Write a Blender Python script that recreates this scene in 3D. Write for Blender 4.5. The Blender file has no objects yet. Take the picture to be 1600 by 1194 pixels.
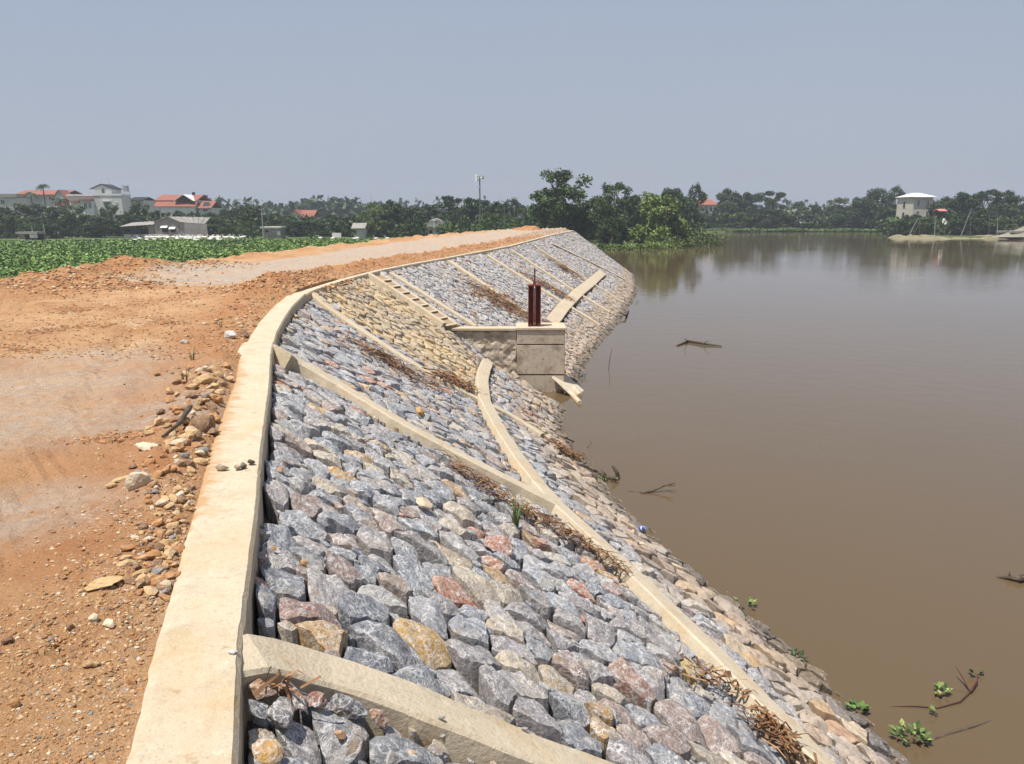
import bpy, bmesh, math, random
from mathutils import Vector, Matrix, noise, geometry
from mathutils.bvhtree import BVHTree
random.seed(11)
R = random.random
U = random.uniform
sc = bpy.context.scene
col = sc.collection
# ------------------------------------------------------------------ camera
F, HOR, HC = 1156.0, 337.0, 1.6          # focal length in photo pixels, horizon row, eye height above the coping
PITCH = math.atan((597 - HOR) / F)
cam = bpy.data.cameras.new('camera')
camo = bpy.data.objects.new('camera', cam)
col.objects.link(camo)
camo.location = (0, 0, HC)
camo.rotation_euler = (math.pi / 2 - PITCH, 0, 0)
cam.sensor_width = 36
cam.lens = 36 * F / 1600
cam.clip_start = 0.05
cam.clip_end = 3000
sc.camera = camo
# ------------------------------------------------------------------ sky, sun, exposure
SUN = Vector((-0.30, -0.22, 1.08)).normalized()
SUN_EL = math.asin(SUN.z)
SUN_AZ = math.atan2(SUN.x, SUN.y)
w = bpy.data.worlds.new('World')
sc.world = w
w.use_nodes = True
nt = w.node_tree
bg = nt.nodes['Background']
sky = nt.nodes.new('ShaderNodeTexSky')
sky.sky_type = 'NISHITA'
sky.sun_disc = False
sky.sun_elevation = SUN_EL
sky.sun_rotation = SUN_AZ
sky.altitude = 0
sky.air_density = 1.6
sky.dust_density = 4.0
sky.ozone_density = 2.0
hs = nt.nodes.new('ShaderNodeHueSaturation')
hs.inputs['Saturation'].default_value = 0.55
nt.links.new(sky.outputs[0], hs.inputs['Color'])
mixs = nt.nodes.new('ShaderNodeMix')
mixs.data_type = 'RGBA'
mixs.inputs[0].default_value = 0.80
mixs.inputs[7].default_value = (3.95, 4.75, 6.25, 1)     # even humid haze veil over the clear sky
tcw = nt.nodes.new('ShaderNodeTexCoord'); spw = nt.nodes.new('ShaderNodeSeparateXYZ'); nt.links.new(tcw.outputs['Generated'], spw.inputs[0])
mrw = nt.nodes.new('ShaderNodeMapRange'); mrw.inputs[1].default_value = 0.0; mrw.inputs[2].default_value = 0.42; nt.links.new(spw.outputs[2], mrw.inputs[0])
nzw = nt.nodes.new('ShaderNodeTexNoise'); nzw.inputs['Scale'].default_value = 1.3; nzw.inputs['Detail'].default_value = 4
mpw = nt.nodes.new('ShaderNodeMapping'); mpw.inputs['Scale'].default_value = (1, 1, 2.6); nt.links.new(tcw.outputs['Generated'], mpw.inputs[0]); nt.links.new(mpw.outputs[0], nzw.inputs['Vector'])
adw = nt.nodes.new('ShaderNodeMath'); adw.operation = 'MULTIPLY_ADD'; nt.links.new(nzw.outputs['Fac'], adw.inputs[0]); adw.inputs[1].default_value = -0.5
ad2 = nt.nodes.new('ShaderNodeMath'); ad2.operation = 'ADD'; ad2.use_clamp = True; ad2.inputs[1].default_value = 0.25
nt.links.new(mrw.outputs[0], adw.inputs[2]); nt.links.new(adw.outputs[0], ad2.inputs[0])
veil = nt.nodes.new('ShaderNodeMix'); veil.data_type = 'RGBA'; nt.links.new(ad2.outputs[0], veil.inputs[0])
veil.inputs[6].default_value = (5.4, 6.0, 7.2, 1)      # paler towards the horizon
veil.inputs[7].default_value = (3.75, 4.75, 6.75, 1)     # bluer higher up
nt.links.new(veil.outputs[2], mixs.inputs[7])
nt.links.new(hs.outputs[0], mixs.inputs[6])
nt.links.new(mixs.outputs[2], bg.inputs['Color'])
bg.inputs['Strength'].default_value = 0.072
sl = bpy.data.lights.new('sun', 'SUN')
slo = bpy.data.objects.new('sun', sl)
col.objects.link(slo)
sl.energy = 4.9
sl.angle = math.radians(0.55)
sl.color = (1.0, 0.955, 0.88)
slo.rotation_euler = SUN.to_track_quat('Z', 'Y').to_euler()
sc.view_settings.view_transform = 'Standard'
sc.view_settings.look = 'None'
sc.view_settings.exposure = 0.3
sc.view_settings.gamma = 1.0
sc.view_settings.use_curve_mapping = False
sc.render.resolution_x, sc.render.resolution_y = 1024, 764
sc.cycles.volume_bounces = 0
sc.cycles.max_bounces = 6

# ------------------------------------------------------------------ helpers
ZW, ZF = -3.2, -2.8                      # water level, field level


def ray(px, py):
    xn, yn = (px - 800) / F, (py - 597) / F
    return Vector((xn, math.cos(PITCH) - yn * math.sin(PITCH), -math.sin(PITCH) - yn * math.cos(PITCH)))


def at_z(px, py, z):
    d = ray(px, py)
    t = (z - HC) / d.z
    return Vector((d.x * t, d.y * t, z))


def at_y(px, py, y):
    d = ray(px, py)
    t = y / d.y
    return Vector((d.x * t, y, HC + d.z * t))


def proj(v):
    c, s = math.cos(PITCH), math.sin(PITCH)
    x, y, z = v[0], v[1], v[2] - HC
    dep = y * c - z * s
    if dep <= 0.05:
        return None
    return (800 + F * x / dep, 597 - F * (z * c + y * s) / dep, dep)


def tag(o, label=None, cat=None, group=None, kind=None):
    if label: o['label'] = label
    if cat: o['category'] = cat
    if group: o['group'] = group
    if kind: o['kind'] = kind
    return o


class MB:
    """collects geometry for one mesh object"""
    def __init__(s):
        s.v = []; s.f = []; s.c = []; s.cur = (1, 1, 1, 1)

    def add(s, vs, fs):
        n = len(s.v)
        s.v.extend(vs)
        s.c.extend([s.cur] * len(vs))
        s.f.extend([tuple(i + n for i in q) for q in fs])

    def box(s, c, d, rz=0, taper=1.0):
        cs, sn = math.cos(rz), math.sin(rz)
        vs = []
        for z in (-1, 1):
            k = taper if z > 0 else 1
            for x, y in ((-1, -1), (1, -1), (1, 1), (-1, 1)):
                lx, ly = x * d[0] / 2 * k, y * d[1] / 2 * k
                vs.append((c[0] + lx * cs - ly * sn, c[1] + lx * sn + ly * cs, c[2] + z * d[2] / 2))
        s.add(vs, [(3, 2, 1, 0), (4, 5, 6, 7), (0, 1, 5, 4), (1, 2, 6, 5), (2, 3, 7, 6), (3, 0, 4, 7)])
        return s

    def tube(s, pts, rads, n=6):
        pts = [Vector(p) for p in pts]
        if not isinstance(rads, (list, tuple)): rads = [rads] * len(pts)
        vs, fs = [], []
        for i, p in enumerate(pts):
            t = (pts[min(i + 1, len(pts) - 1)] - pts[max(i - 1, 0)]).normalized()
            a = Vector((0, 0, 1)) if abs(t.z) < 0.9 else Vector((1, 0, 0))
            u = t.cross(a).normalized(); v = t.cross(u)
            for k in range(n):
                q = 2 * math.pi * k / n
                vs.append(tuple(p + (u * math.cos(q) + v * math.sin(q)) * rads[i]))
        for i in range(len(pts) - 1):
            for k in range(n):
                fs.append((i * n + k, i * n + (k + 1) % n, (i + 1) * n + (k + 1) % n, (i + 1) * n + k))
        fs.append(tuple(range(n))[::-1]); fs.append(tuple((len(pts) - 1) * n + k for k in range(n)))
        s.add(vs, fs)
        return s

    def quad(s, p, u, v):
        s.add([tuple(p - u - v), tuple(p + u - v), tuple(p + u + v), tuple(p - u + v)], [(0, 1, 2, 3)])

    def build(s, name, m, parent=None, smooth=False, loc=None):
        me = bpy.data.meshes.new(name)
        me.from_pydata([tuple(q) for q in s.v], [], s.f)
        if any(c != (1, 1, 1, 1) for c in s.c):
            a = me.color_attributes.new('tone', 'FLOAT_COLOR', 'POINT')
            a.data.foreach_set('color', [k for c in s.c for k in c])
        me.materials.append(m)
        if smooth:
            me.polygons.foreach_set('use_smooth', [True] * len(me.polygons))
        o = bpy.data.objects.new(name, me)
        col.objects.link(o)
        if parent: o.parent = parent
        if loc: o.location = loc
        return o


def empty(name, loc, rz=0):
    o = bpy.data.objects.new(name, None)
    o.location = loc; o.rotation_euler = (0, 0, rz)
    o.empty_display_size = 0.2
    col.objects.link(o)
    return o


def kids(o):
    return [c for c in bpy.data.objects if c.parent == o]


def copy_tree(o, parent=None, _k=None):
    c = o.copy(); col.objects.link(c); c.parent = parent
    for ch in (_k if _k is not None else kids(o)):
        copy_tree(ch, c)
    return c


def nz(x, y, z=0.0, s=1.0):
    return noise.noise(Vector((x * s, y * s, z)))


def fbm(x, y, z=0.0, s=1.0, o=4):
    return noise.fractal(Vector((x * s, y * s, z)), 1.0, 2.0, o)


def sstep(a, b, x):
    t = min(1, max(0, (x - a) / (b - a)))
    return t * t * (3 - 2 * t)


# ------------------------------------------------------------------ materials
def material(name, base, rough=0.9, attr=False, mots=(), bump=None, bscale=60, bdist=0.01, metal=0, spec=0.3, coord='pos', veins=None):
    """mots: list of (noise scale, lo, hi, colour, amount) laid over the base; veins: (scale, colour, width, amount)"""
    m = bpy.data.materials.new(name)
    m.use_nodes = True
    t = m.node_tree; N = t.nodes.new; L = t.links.new
    b = t.nodes['Principled BSDF']
    b.inputs['Roughness'].default_value = rough
    b.inputs['Metallic'].default_value = metal
    b.inputs['Specular IOR Level'].default_value = spec
    if coord == 'pos':
        g = N('ShaderNodeNewGeometry'); vec = g.outputs['Position']
    else:
        g = N('ShaderNodeTexCoord'); vec = g.outputs['Object']
    if attr:
        a = N('ShaderNodeAttribute'); a.attribute_name = 'tone'; cur = a.outputs['Color']
        ad = N('ShaderNodeVectorMath'); ad.operation = 'MULTIPLY_ADD'
        L(a.outputs['Color'], ad.inputs[0]); ad.inputs[1].default_value = (90, 140, 70); L(vec, ad.inputs[2]); vec = ad.outputs[0]
    else:
        rg = N('ShaderNodeRGB'); rg.outputs[0].default_value = (*base, 1); cur = rg.outputs[0]
    for (s_, lo, hi, c, amt) in mots:
        n = N('ShaderNodeTexNoise'); n.inputs['Scale'].default_value = s_; n.inputs['Detail'].default_value = 7; n.inputs['Roughness'].default_value = 0.62
        L(vec, n.inputs['Vector'])
        r = N('ShaderNodeMapRange'); r.inputs[1].default_value = lo; r.inputs[2].default_value = hi; r.inputs[4].default_value = amt; r.interpolation_type = 'SMOOTHSTEP'
        L(n.outputs['Fac'], r.inputs[0])
        x = N('ShaderNodeMix'); x.data_type = 'RGBA'; L(r.outputs[0], x.inputs[0]); L(cur, x.inputs[6])
        if len(c) == 4:      # multiply
            x.blend_type = 'MULTIPLY'
            x.inputs[7].default_value = (c[0], c[1], c[2], 1)
        else:
            x.inputs[7].default_value = (*c, 1)
        cur = x.outputs[2]
    if veins:
        dn = N('ShaderNodeTexNoise'); dn.inputs['Scale'].default_value = 9; dn.inputs['Detail'].default_value = 5; L(vec, dn.inputs['Vector'])
        dv_ = N('ShaderNodeVectorMath'); dv_.operation = 'MULTIPLY_ADD'; L(dn.outputs['Color'], dv_.inputs[0]); dv_.inputs[1].default_value = (0.13, 0.13, 0.13); L(vec, dv_.inputs[2])
        for k_, (s_, c, lo, hi, amt) in enumerate(veins):      # calcite scratches: thin broken lines
            n = N('ShaderNodeTexVoronoi'); n.feature = 'DISTANCE_TO_EDGE'; n.inputs['Scale'].default_value = s_
            L(dv_.outputs[0], n.inputs['Vector'])
            r = N('ShaderNodeMapRange'); r.inputs[1].default_value = lo; r.inputs[2].default_value = hi; r.inputs[4].default_value = amt
            L(n.outputs['Distance'], r.inputs[0])
            bn = N('ShaderNodeTexNoise'); bn.inputs['Scale'].default_value = s_ * 0.45; bn.inputs['Detail'].default_value = 3; L(vec, bn.inputs['Vector'])
            br = N('ShaderNodeMapRange'); br.inputs[1].default_value = 0.44; br.inputs[2].default_value = 0.60; L(bn.outputs['Fac'], br.inputs[0])
            mm = N('ShaderNodeMath'); mm.operation = 'MULTIPLY'; L(r.outputs[0], mm.inputs[0]); L(br.outputs[0], mm.inputs[1])
            wn = N('ShaderNodeTexWhiteNoise'); L(a.outputs['Color'], wn.inputs['Vector'])
            wr = N('ShaderNodeMapRange'); wr.inputs[3].default_value = 0.5; wr.inputs[4].default_value = 1.0; L(wn.outputs['Value'], wr.inputs[0])
            m2 = N('ShaderNodeMath'); m2.operation = 'MULTIPLY'; L(mm.outputs[0], m2.inputs[0]); L(wr.outputs[0], m2.inputs[1]); mm = m2
            x = N('ShaderNodeMix'); x.data_type = 'RGBA'; L(mm.outputs[0], x.inputs[0]); L(cur, x.inputs[6]); x.inputs[7].default_value = (*c, 1)
            cur = x.outputs[2]
    L(cur, b.inputs['Base Color'])
    if bump:
        n = N('ShaderNodeTexNoise'); n.inputs['Scale'].default_value = bscale; n.inputs['Detail'].default_value = 6; n.inputs['Roughness'].default_value = 0.7
        L(vec, n.inputs['Vector'])
        bp = N('ShaderNodeBump'); bp.inputs['Strength'].default_value = bump; bp.inputs['Distance'].default_value = bdist
        L(n.outputs['Fac'], bp.inputs['Height']); L(bp.outputs[0], b.inputs['Normal'])
    return m


M_stone = material('rubble_stone', (0, 0, 0), 0.85, attr=True,
                   mots=[(5, 0.42, 0.66, (0.62, 0.60, 0.60, 1), 0.6), (9, 0.50, 0.68, (0.50, 0.44, 0.37), 0.45), (3.1, 0.60, 0.72, (0.44, 0.26, 0.10), 0.6),
                         (1.9, 0.55, 0.68, (0.47, 0.37, 0.26), 0.5), (38, 0.52, 0.66, (0.12, 0.12, 0.13), 0.45), (20, 0.55, 0.66, (0.62, 0.60, 0.58), 0.55)],
                   veins=[(13, (0.76, 0.74, 0.72), 0.060, 0.012, 0.85), (31, (0.74, 0.72, 0.70), 0.085, 0.015, 0.9), (70, (0.70, 0.68, 0.66), 0.13, 0.03, 0.6)],
                   bump=1.0, bscale=24, bdist=0.03)
M_conc = material('pale_concrete', (0.54, 0.45, 0.325), 0.92,
                  mots=[(5.5, 0.50, 0.66, (0.43, 0.365, 0.27), 0.55), (14, 0.54, 0.64, (0.62, 0.54, 0.41), 0.5), (2.2, 0.45, 0.68, (0.60, 0.50, 0.37), 0.7), (3.3, 0.50, 0.70, (0.46, 0.31, 0.15), 0.50), (24, 0.50, 0.70, (0.40, 0.33, 0.23), 0.6), (1.1, 0.52, 0.62, (0.50, 0.34, 0.17), 0.35), (95, 0.58, 0.66, (0.26, 0.20, 0.14), 0.5), (9, 0.62, 0.70, (0.34, 0.21, 0.11), 0.6)],
                  bump=1.0, bscale=42, bdist=0.009)
M_concg = material('damp_grey_concrete', (0.54, 0.45, 0.345), 0.92,
                   mots=[(1.5, 0.45, 0.65, (0.52, 0.44, 0.34), 0.7), (2.6, 0.50, 0.66, (0.26, 0.19, 0.125), 0.7), (9, 0.52, 0.68, (0.28, 0.21, 0.15), 0.6), (30, 0.5, 0.7, (0.50, 0.43, 0.34), 0.5)],
                   bump=0.7, bscale=35, bdist=0.01)
M_bed = material('slope_bedding', (0.11, 0.085, 0.06), 0.95, mots=[(6, 0.4, 0.7, (0.07, 0.06, 0.05), 0.8)], bump=1, bscale=20, bdist=0.03)
M_rock = material('loose_rock', (0, 0, 0), 0.9, attr=True, mots=[(9, 0.45, 0.68, (0.66, 0.60, 0.55, 1), 0.8), (30, 0.5, 0.66, (0.55, 0.46, 0.34), 0.4)], bump=0.8, bscale=40, bdist=0.012)
M_rust = material('red_oxide_steel', (0.20, 0.045, 0.034), 0.6, mots=[(5, 0.45, 0.7, (0.24, 0.08, 0.05), 0.7), (20, 0.55, 0.7, (0.06, 0.03, 0.025), 0.6)], bump=0.3, bscale=80, bdist=0.003)
M_straw = material('dried_reed', (0, 0, 0), 0.85, attr=True)
M_wood = material('wet_branch', (0.075, 0.052, 0.036), 0.7, mots=[(14, 0.45, 0.65, (0.15, 0.115, 0.085), 0.6)])
M_leaf = material('leaf', (0, 0, 0), 0.6, attr=True)
M_bark = material('bark', (0.12, 0.095, 0.07), 0.95, mots=[(4, 0.4, 0.7, (0.07, 0.055, 0.04), 0.7)])
M_white = material('white_paint', (0.70, 0.70, 0.67), 0.6, mots=[(0.8, 0.45, 0.7, (0.52, 0.52, 0.49), 0.7)])
M_wall = material('weathered_render', (0.55, 0.54, 0.51), 0.9, mots=[(0.35, 0.42, 0.65, (0.40, 0.39, 0.37), 0.7), (1.6, 0.5, 0.7, (0.36, 0.34, 0.31), 0.6)])
M_cream = material('cream_render', (0.55, 0.52, 0.42), 0.9, mots=[(0.4, 0.42, 0.65, (0.44, 0.42, 0.34), 0.7)])
M_tile = material('red_roof_tile', (0.30, 0.105, 0.07), 0.85, mots=[(0.7, 0.4, 0.7, (0.20, 0.08, 0.06), 0.8), (5, 0.5, 0.7, (0.36, 0.17, 0.11), 0.5)])
M_tin = material('corrugated_fibre_cement', (0.30, 0.28, 0.25), 0.85, mots=[(1.1, 0.42, 0.66, (0.20, 0.185, 0.165), 0.8), (4, 0.5, 0.7, (0.38, 0.36, 0.33), 0.5)])
M_dark = material('dark_opening', (0.018, 0.018, 0.02), 0.5)
M_glass = material('window_glass', (0.03, 0.04, 0.045), 0.12, spec=0.6)
M_steel = material('galvanised_steel', (0.45, 0.46, 0.47), 0.4, metal=0.7)
M_pole = material('pole_concrete', (0.30, 0.30, 0.28), 0.9)
M_green = material('green_painted_steel', (0.10, 0.16, 0.11), 0.6)
M_feather = material('white_feathers', (0.80, 0.79, 0.75), 0.8)
M_bill = material('orange_bill', (0.6, 0.25, 0.04), 0.6)
M_can = material('blue_can_paint', (0.03, 0.10, 0.50), 0.3, spec=0.6)
M_net = material('fishing_net', (0.24, 0.22, 0.17), 0.9, mots=[(2, 0.4, 0.7, (0.32, 0.29, 0.22), 0.7)])

# ------------------------------------------------------------------ dike plan (metres)
# coping outer edge -> foot of the slope at the waterline
PAIRS = [((0.95, -4.0), (6.2, -3.2)), ((0.35, -2.0), (5.6, -1.0)), ((-0.33, 0.3), (5.0, 1.4)), ((-0.72, 1.6), (4.4, 3.0)), ((-0.86, 2.02), (4.1, 3.75)), ((-1.04, 2.55), (3.85, 4.5)),
         ((-1.41, 3.84), (3.52, 5.9)), ((-1.75, 4.95), (3.25, 7.1)), ((-2.33, 6.95), (2.65, 9.15)), ((-2.84, 8.6), (2.04, 11.0)),
         ((-3.30, 10.3), (1.65, 13.1)), ((-3.62, 11.7), (1.40, 14.6)), ((-3.98, 13.4), (1.22, 15.9)), ((-4.28, 15.2), (1.26, 17.1)), ((-4.36, 16.4), (1.45, 18.4)), ((-4.29, 18.3), (1.75, 20.3)),
         ((-4.15, 20.3), (2.1, 22.1)), ((-3.87, 22.8), (2.55, 24.4)), ((-3.15, 26.3), (3.55, 28.6)), ((-1.67, 32.0), (4.95, 33.8)),
         ((0.0, 37.6), (6.2, 39.3)), ((2.0, 46.6), (8.0, 47.5)), ((4.43, 58.0), (9.55, 58.0)), ((5.1, 62.0), (10.1, 64.0)), ((4.6, 66.5), (8.8, 71.5)), ((1.5, 70.0), (3.5, 78.0))]


def zc(y):
    return 0.4 * sstep(26, 56, y)


def zedge(y):
    return zc(y) - 0.14 + 0.09 * sstep(15, 18, y)


def resample(pairs, step):
    out = []
    n = len(pairs)
    A = [Vector((*a, *b)) for a, b in pairs]
    for i in range(n - 1):
        p0, p1, p2, p3 = A[max(i - 1, 0)], A[i], A[i + 1], A[min(i + 2, n - 1)]
        ln = max((p2 - p1).length * 0.7, 0.1)
        k = max(1, int(ln / step))
        for j in range(k):
            t = j / k
            q = 0.5 * ((2 * p1) + (p2 - p0) * t + (2 * p0 - 5 * p1 + 4 * p2 - p3) * t * t + (3 * p1 - p0 - 3 * p2 + p3) * t ** 3)
            out.append(((q[0], q[1]), (q[2], q[3])))
    out.append(pairs[-1])
    return out


ST = resample(PAIRS, 0.4)
NT = 14
sv, sf = [], []
for (c, wv) in ST:
    z0 = zedge(c[1])
    for j in range(NT + 1):
        t = j / NT * 1.25
        x_, y_ = c[0] + (wv[0] - c[0]) * t, c[1] + (wv[1] - c[1]) * t
        hollow = 0.42 * math.exp(-((y_ - 19.7) / 0.9) ** 2) * sstep(-1.7, -0.3, x_) * (1 - sstep(1.3, 2.2, x_)) if t < 1.1 else 0
        sv.append(Vector((x_, y_, z0 + (ZW - z0) * t - hollow)))
for i in range(len(ST) - 1):
    for j in range(NT):
        a = i * (NT + 1) + j
        sf.append((a, a + 1, a + NT + 2, a + NT + 1))
BV = BVHTree.FromPolygons(sv, sf)


def slope(x, y):
    h = BV.ray_cast(Vector((x, y, 30)), Vector((0, 0, -1)))
    if h[0] is None: return None
    n = h[1] if h[1].z > 0 else -h[1]
    return h[0], n


def on_slope(px, py):
    h = BV.ray_cast(Vector((0, 0, HC)), ray(px, py).normalized())
    return h[0] if h[0] is not None else at_z(px, py, -0.15)


# the bedding itself, sunk under the stones
mb = MB()
mb.add([tuple(v - Vector((0, 0, 0.15))) for v in sv], [q for q in sf])
revet = mb.build('revetment_slope', M_bed)
tag(revet, kind='structure')

# ------------------------------------------------------------------ water, land, field
def water_material():
    m = bpy.data.materials.new('muddy_water'); m.use_nodes = True
    t = m.node_tree; N = t.nodes.new; L = t.links.new; b = t.nodes['Principled BSDF']
    g = N('ShaderNodeNewGeometry')
    n = N('ShaderNodeTexNoise'); n.inputs['Scale'].default_value = 0.10; n.inputs['Detail'].default_value = 3
    L(g.outputs['Position'], n.inputs['Vector'])
    x = N('ShaderNodeMix'); x.data_type = 'RGBA'; L(n.outputs['Fac'], x.inputs[0])
    x.inputs[6].default_value = (0.102, 0.070, 0.037, 1); x.inputs[7].default_value = (0.124, 0.084, 0.043, 1)
    L(x.outputs[2], b.inputs['Base Color'])
    b.inputs['Roughness'].default_value = 0.035
    b.inputs['IOR'].default_value = 1.33
    mp = N('ShaderNodeMapping'); mp.inputs['Scale'].default_value = (1.0, 1.0, 1.0)
    L(g.outputs['Position'], mp.inputs['Vector'])
    n2 = N('ShaderNodeTexNoise'); n2.inputs['Scale'].default_value = 1.6; n2.inputs['Detail'].default_value = 4; n2.inputs['Roughness'].default_value = 0.5
    L(mp.outputs[0], n2.inputs['Vector'])
    n3 = N('ShaderNodeTexNoise'); n3.inputs['Scale'].default_value = 0.045; n3.inputs['Detail'].default_value = 2
    L(g.outputs['Position'], n3.inputs['Vector'])
    r = N('ShaderNodeMapRange'); r.inputs[1].default_value = 0.4; r.inputs[2].default_value = 0.65; r.inputs[3].default_value = 0.35; r.inputs[4].default_value = 1.0
    L(n3.outputs['Fac'], r.inputs[0])
    mu = N('ShaderNodeMath'); mu.operation = 'MULTIPLY'; L(n2.outputs['Fac'], mu.inputs[0]); L(r.outputs[0], mu.inputs[1])
    bp = N('ShaderNodeBump'); bp.inputs['Strength'].default_value = 0.34; bp.inputs['Distance'].default_value = 0.045
    L(mu.outputs[0], bp.inputs['Height']); L(bp.outputs[0], b.inputs['Normal'])
    return m


WB = 640
mb = MB(); mb.add([(-WB, -120, ZW), (WB, -120, ZW), (WB, WB, ZW), (-WB, WB, ZW)], [(0, 1, 2, 3)])
tag(mb.build('river_water', water_material()), kind='structure')

M_land = material('field_soil_and_grass', (0.085, 0.115, 0.035), 0.95,
                  mots=[(0.10, 0.42, 0.62, (0.12, 0.15, 0.05), 0.8), (0.7, 0.50, 0.68, (0.17, 0.13, 0.075), 0.55), (3, 0.45, 0.7, (0.045, 0.07, 0.02), 0.6)], bump=1, bscale=3, bdist=0.2)
shore_px = [(905, 391), (955, 386), (1010, 386.5), (1060, 381), (1079, 373), (1072, 364.5), (1130, 362.8), (1200, 361.5), (1280, 361), (1395, 361.5), (1410, 368), (1425, 371.8), (1520, 372.6), (1600, 372), (1720, 376)]
shore = [at_z(a, b, ZW) for a, b in shore_px]
poly = [(p.x, p.y) for p in shore] + [(230, 140), (WB - 5, 150), (WB - 5, WB - 5), (-WB + 5, WB - 5), (-WB + 5, -115), (-9, -115), (-9, 30), (-5, 52), (0, 66)]
mb = MB()
dense = []
for i in range(len(poly)):
    a, b = Vector(poly[i]), Vector(poly[(i + 1) % len(poly)])
    k = max(1, int((b - a).length / 1.5)) if i < len(shore) - 1 else 1
    for j in range(k):
        q = a.lerp(b, j / k)
        if i < len(shore) and k > 1: q += Vector((0.3 * nz(q.x, q.y, 0, 0.7), 0.9 * nz(q.x, q.y, 5, 0.4)))
        dense.append(q)
n = len(dense)
cen = Vector((0, 250))
tri = geometry.tessellate_polygon([[Vector((q.x, q.y, 0)) for q in dense]])
mb.add([(q.x, q.y, ZF) for q in dense], [tuple(t) for t in tri])
vs = []
for i, q in enumerate(dense):
    a, b = dense[i - 1], dense[(i + 1) % n]
    d = (b - a).normalized(); out = Vector((d.y, -d.x))
    vs.append((q.x, q.y, ZF)); vs.append((q.x - out.x * -0.7, q.y - out.y * -0.7, ZW - 0.4))
mb.add(vs, [(2 * i, 2 * ((i + 1) % n), 2 * ((i + 1) % n) + 1, 2 * i + 1) for i in range(n)])
tag(mb.build('ground', M_land), kind='structure')

# ------------------------------------------------------------------ dike top (dirt road)
LEFT = [(-11.0, -4), (-11.0, -2), (-11.5, 1), (-12.0, 3), (-12.4, 4), (-12.8, 5.2), (-13.0, 7), (-13.2, 8.4), (-13.3, 10.3), (-13.2, 12), (-13.1, 13.6), (-13.0, 15), (-12.9, 16.2), (-12.8, 17.6), (-12.7, 18.8), (-12.5, 20.4),
        (-12.1, 22.4), (-11.7, 25), (-11.1, 28.6), (-9.9, 34.5), (-8.2, 40), (-4.6, 50), (-0.8, 62.5), (-0.2, 66), (0.0, 68.5), (0.3, 70.5)]
TOP = resample([(p[0], l) for p, l in zip(PAIRS, LEFT)], 0.13)
road_line = [Vector((at_z(a, b, 0.0).x, at_z(a, b, 0.0).y)) for a, b in ((310, 436), (360, 424), (430, 413))] + [Vector(q) for q in ((-6.4, 28), (-5.4, 33), (-3.2, 41), (-0.2, 51), (2.2, 60), (2.6, 68))]
patches = [(at_z(60, 600, 0), 1.3), (at_z(10, 660, 0), 1.0), (at_z(220, 660, 0), 0.5), (at_z(260, 640, 0), 0.5), (at_z(140, 560, 0), 0.9), (at_z(310, 660, 0), 0.35), (at_z(60, 790, 0), 0.5)]


def seg_d(p, a, b):
    ab = b - a
    t = max(0, min(1, (p - a).dot(ab) / ab.length_squared))
    return (p - a - ab * t).length


MOUNDS = []
for (mx, my, r, h) in ((20, 450, 1.3, 0.32), (70, 442, 1.2, 0.42), (120, 436, 1.1, 0.50), (178, 428, 1.2, 0.85), (225, 424, 1.2, 0.62), (270, 420, 1.2, 0.50), (325, 414, 1.0, 0.35),
                       (95, 452, 1.0, 0.22), (200, 446, 0.8, 0.25), (150, 440, 1.0, 0.40), (400, 456, 1.0, 0.20), (440, 448, 1.1, 0.30), (480, 440, 0.8, 0.22)):
    p = at_z(mx, my, 0)
    MOUNDS.append((p.x, p.y, r, h))


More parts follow.
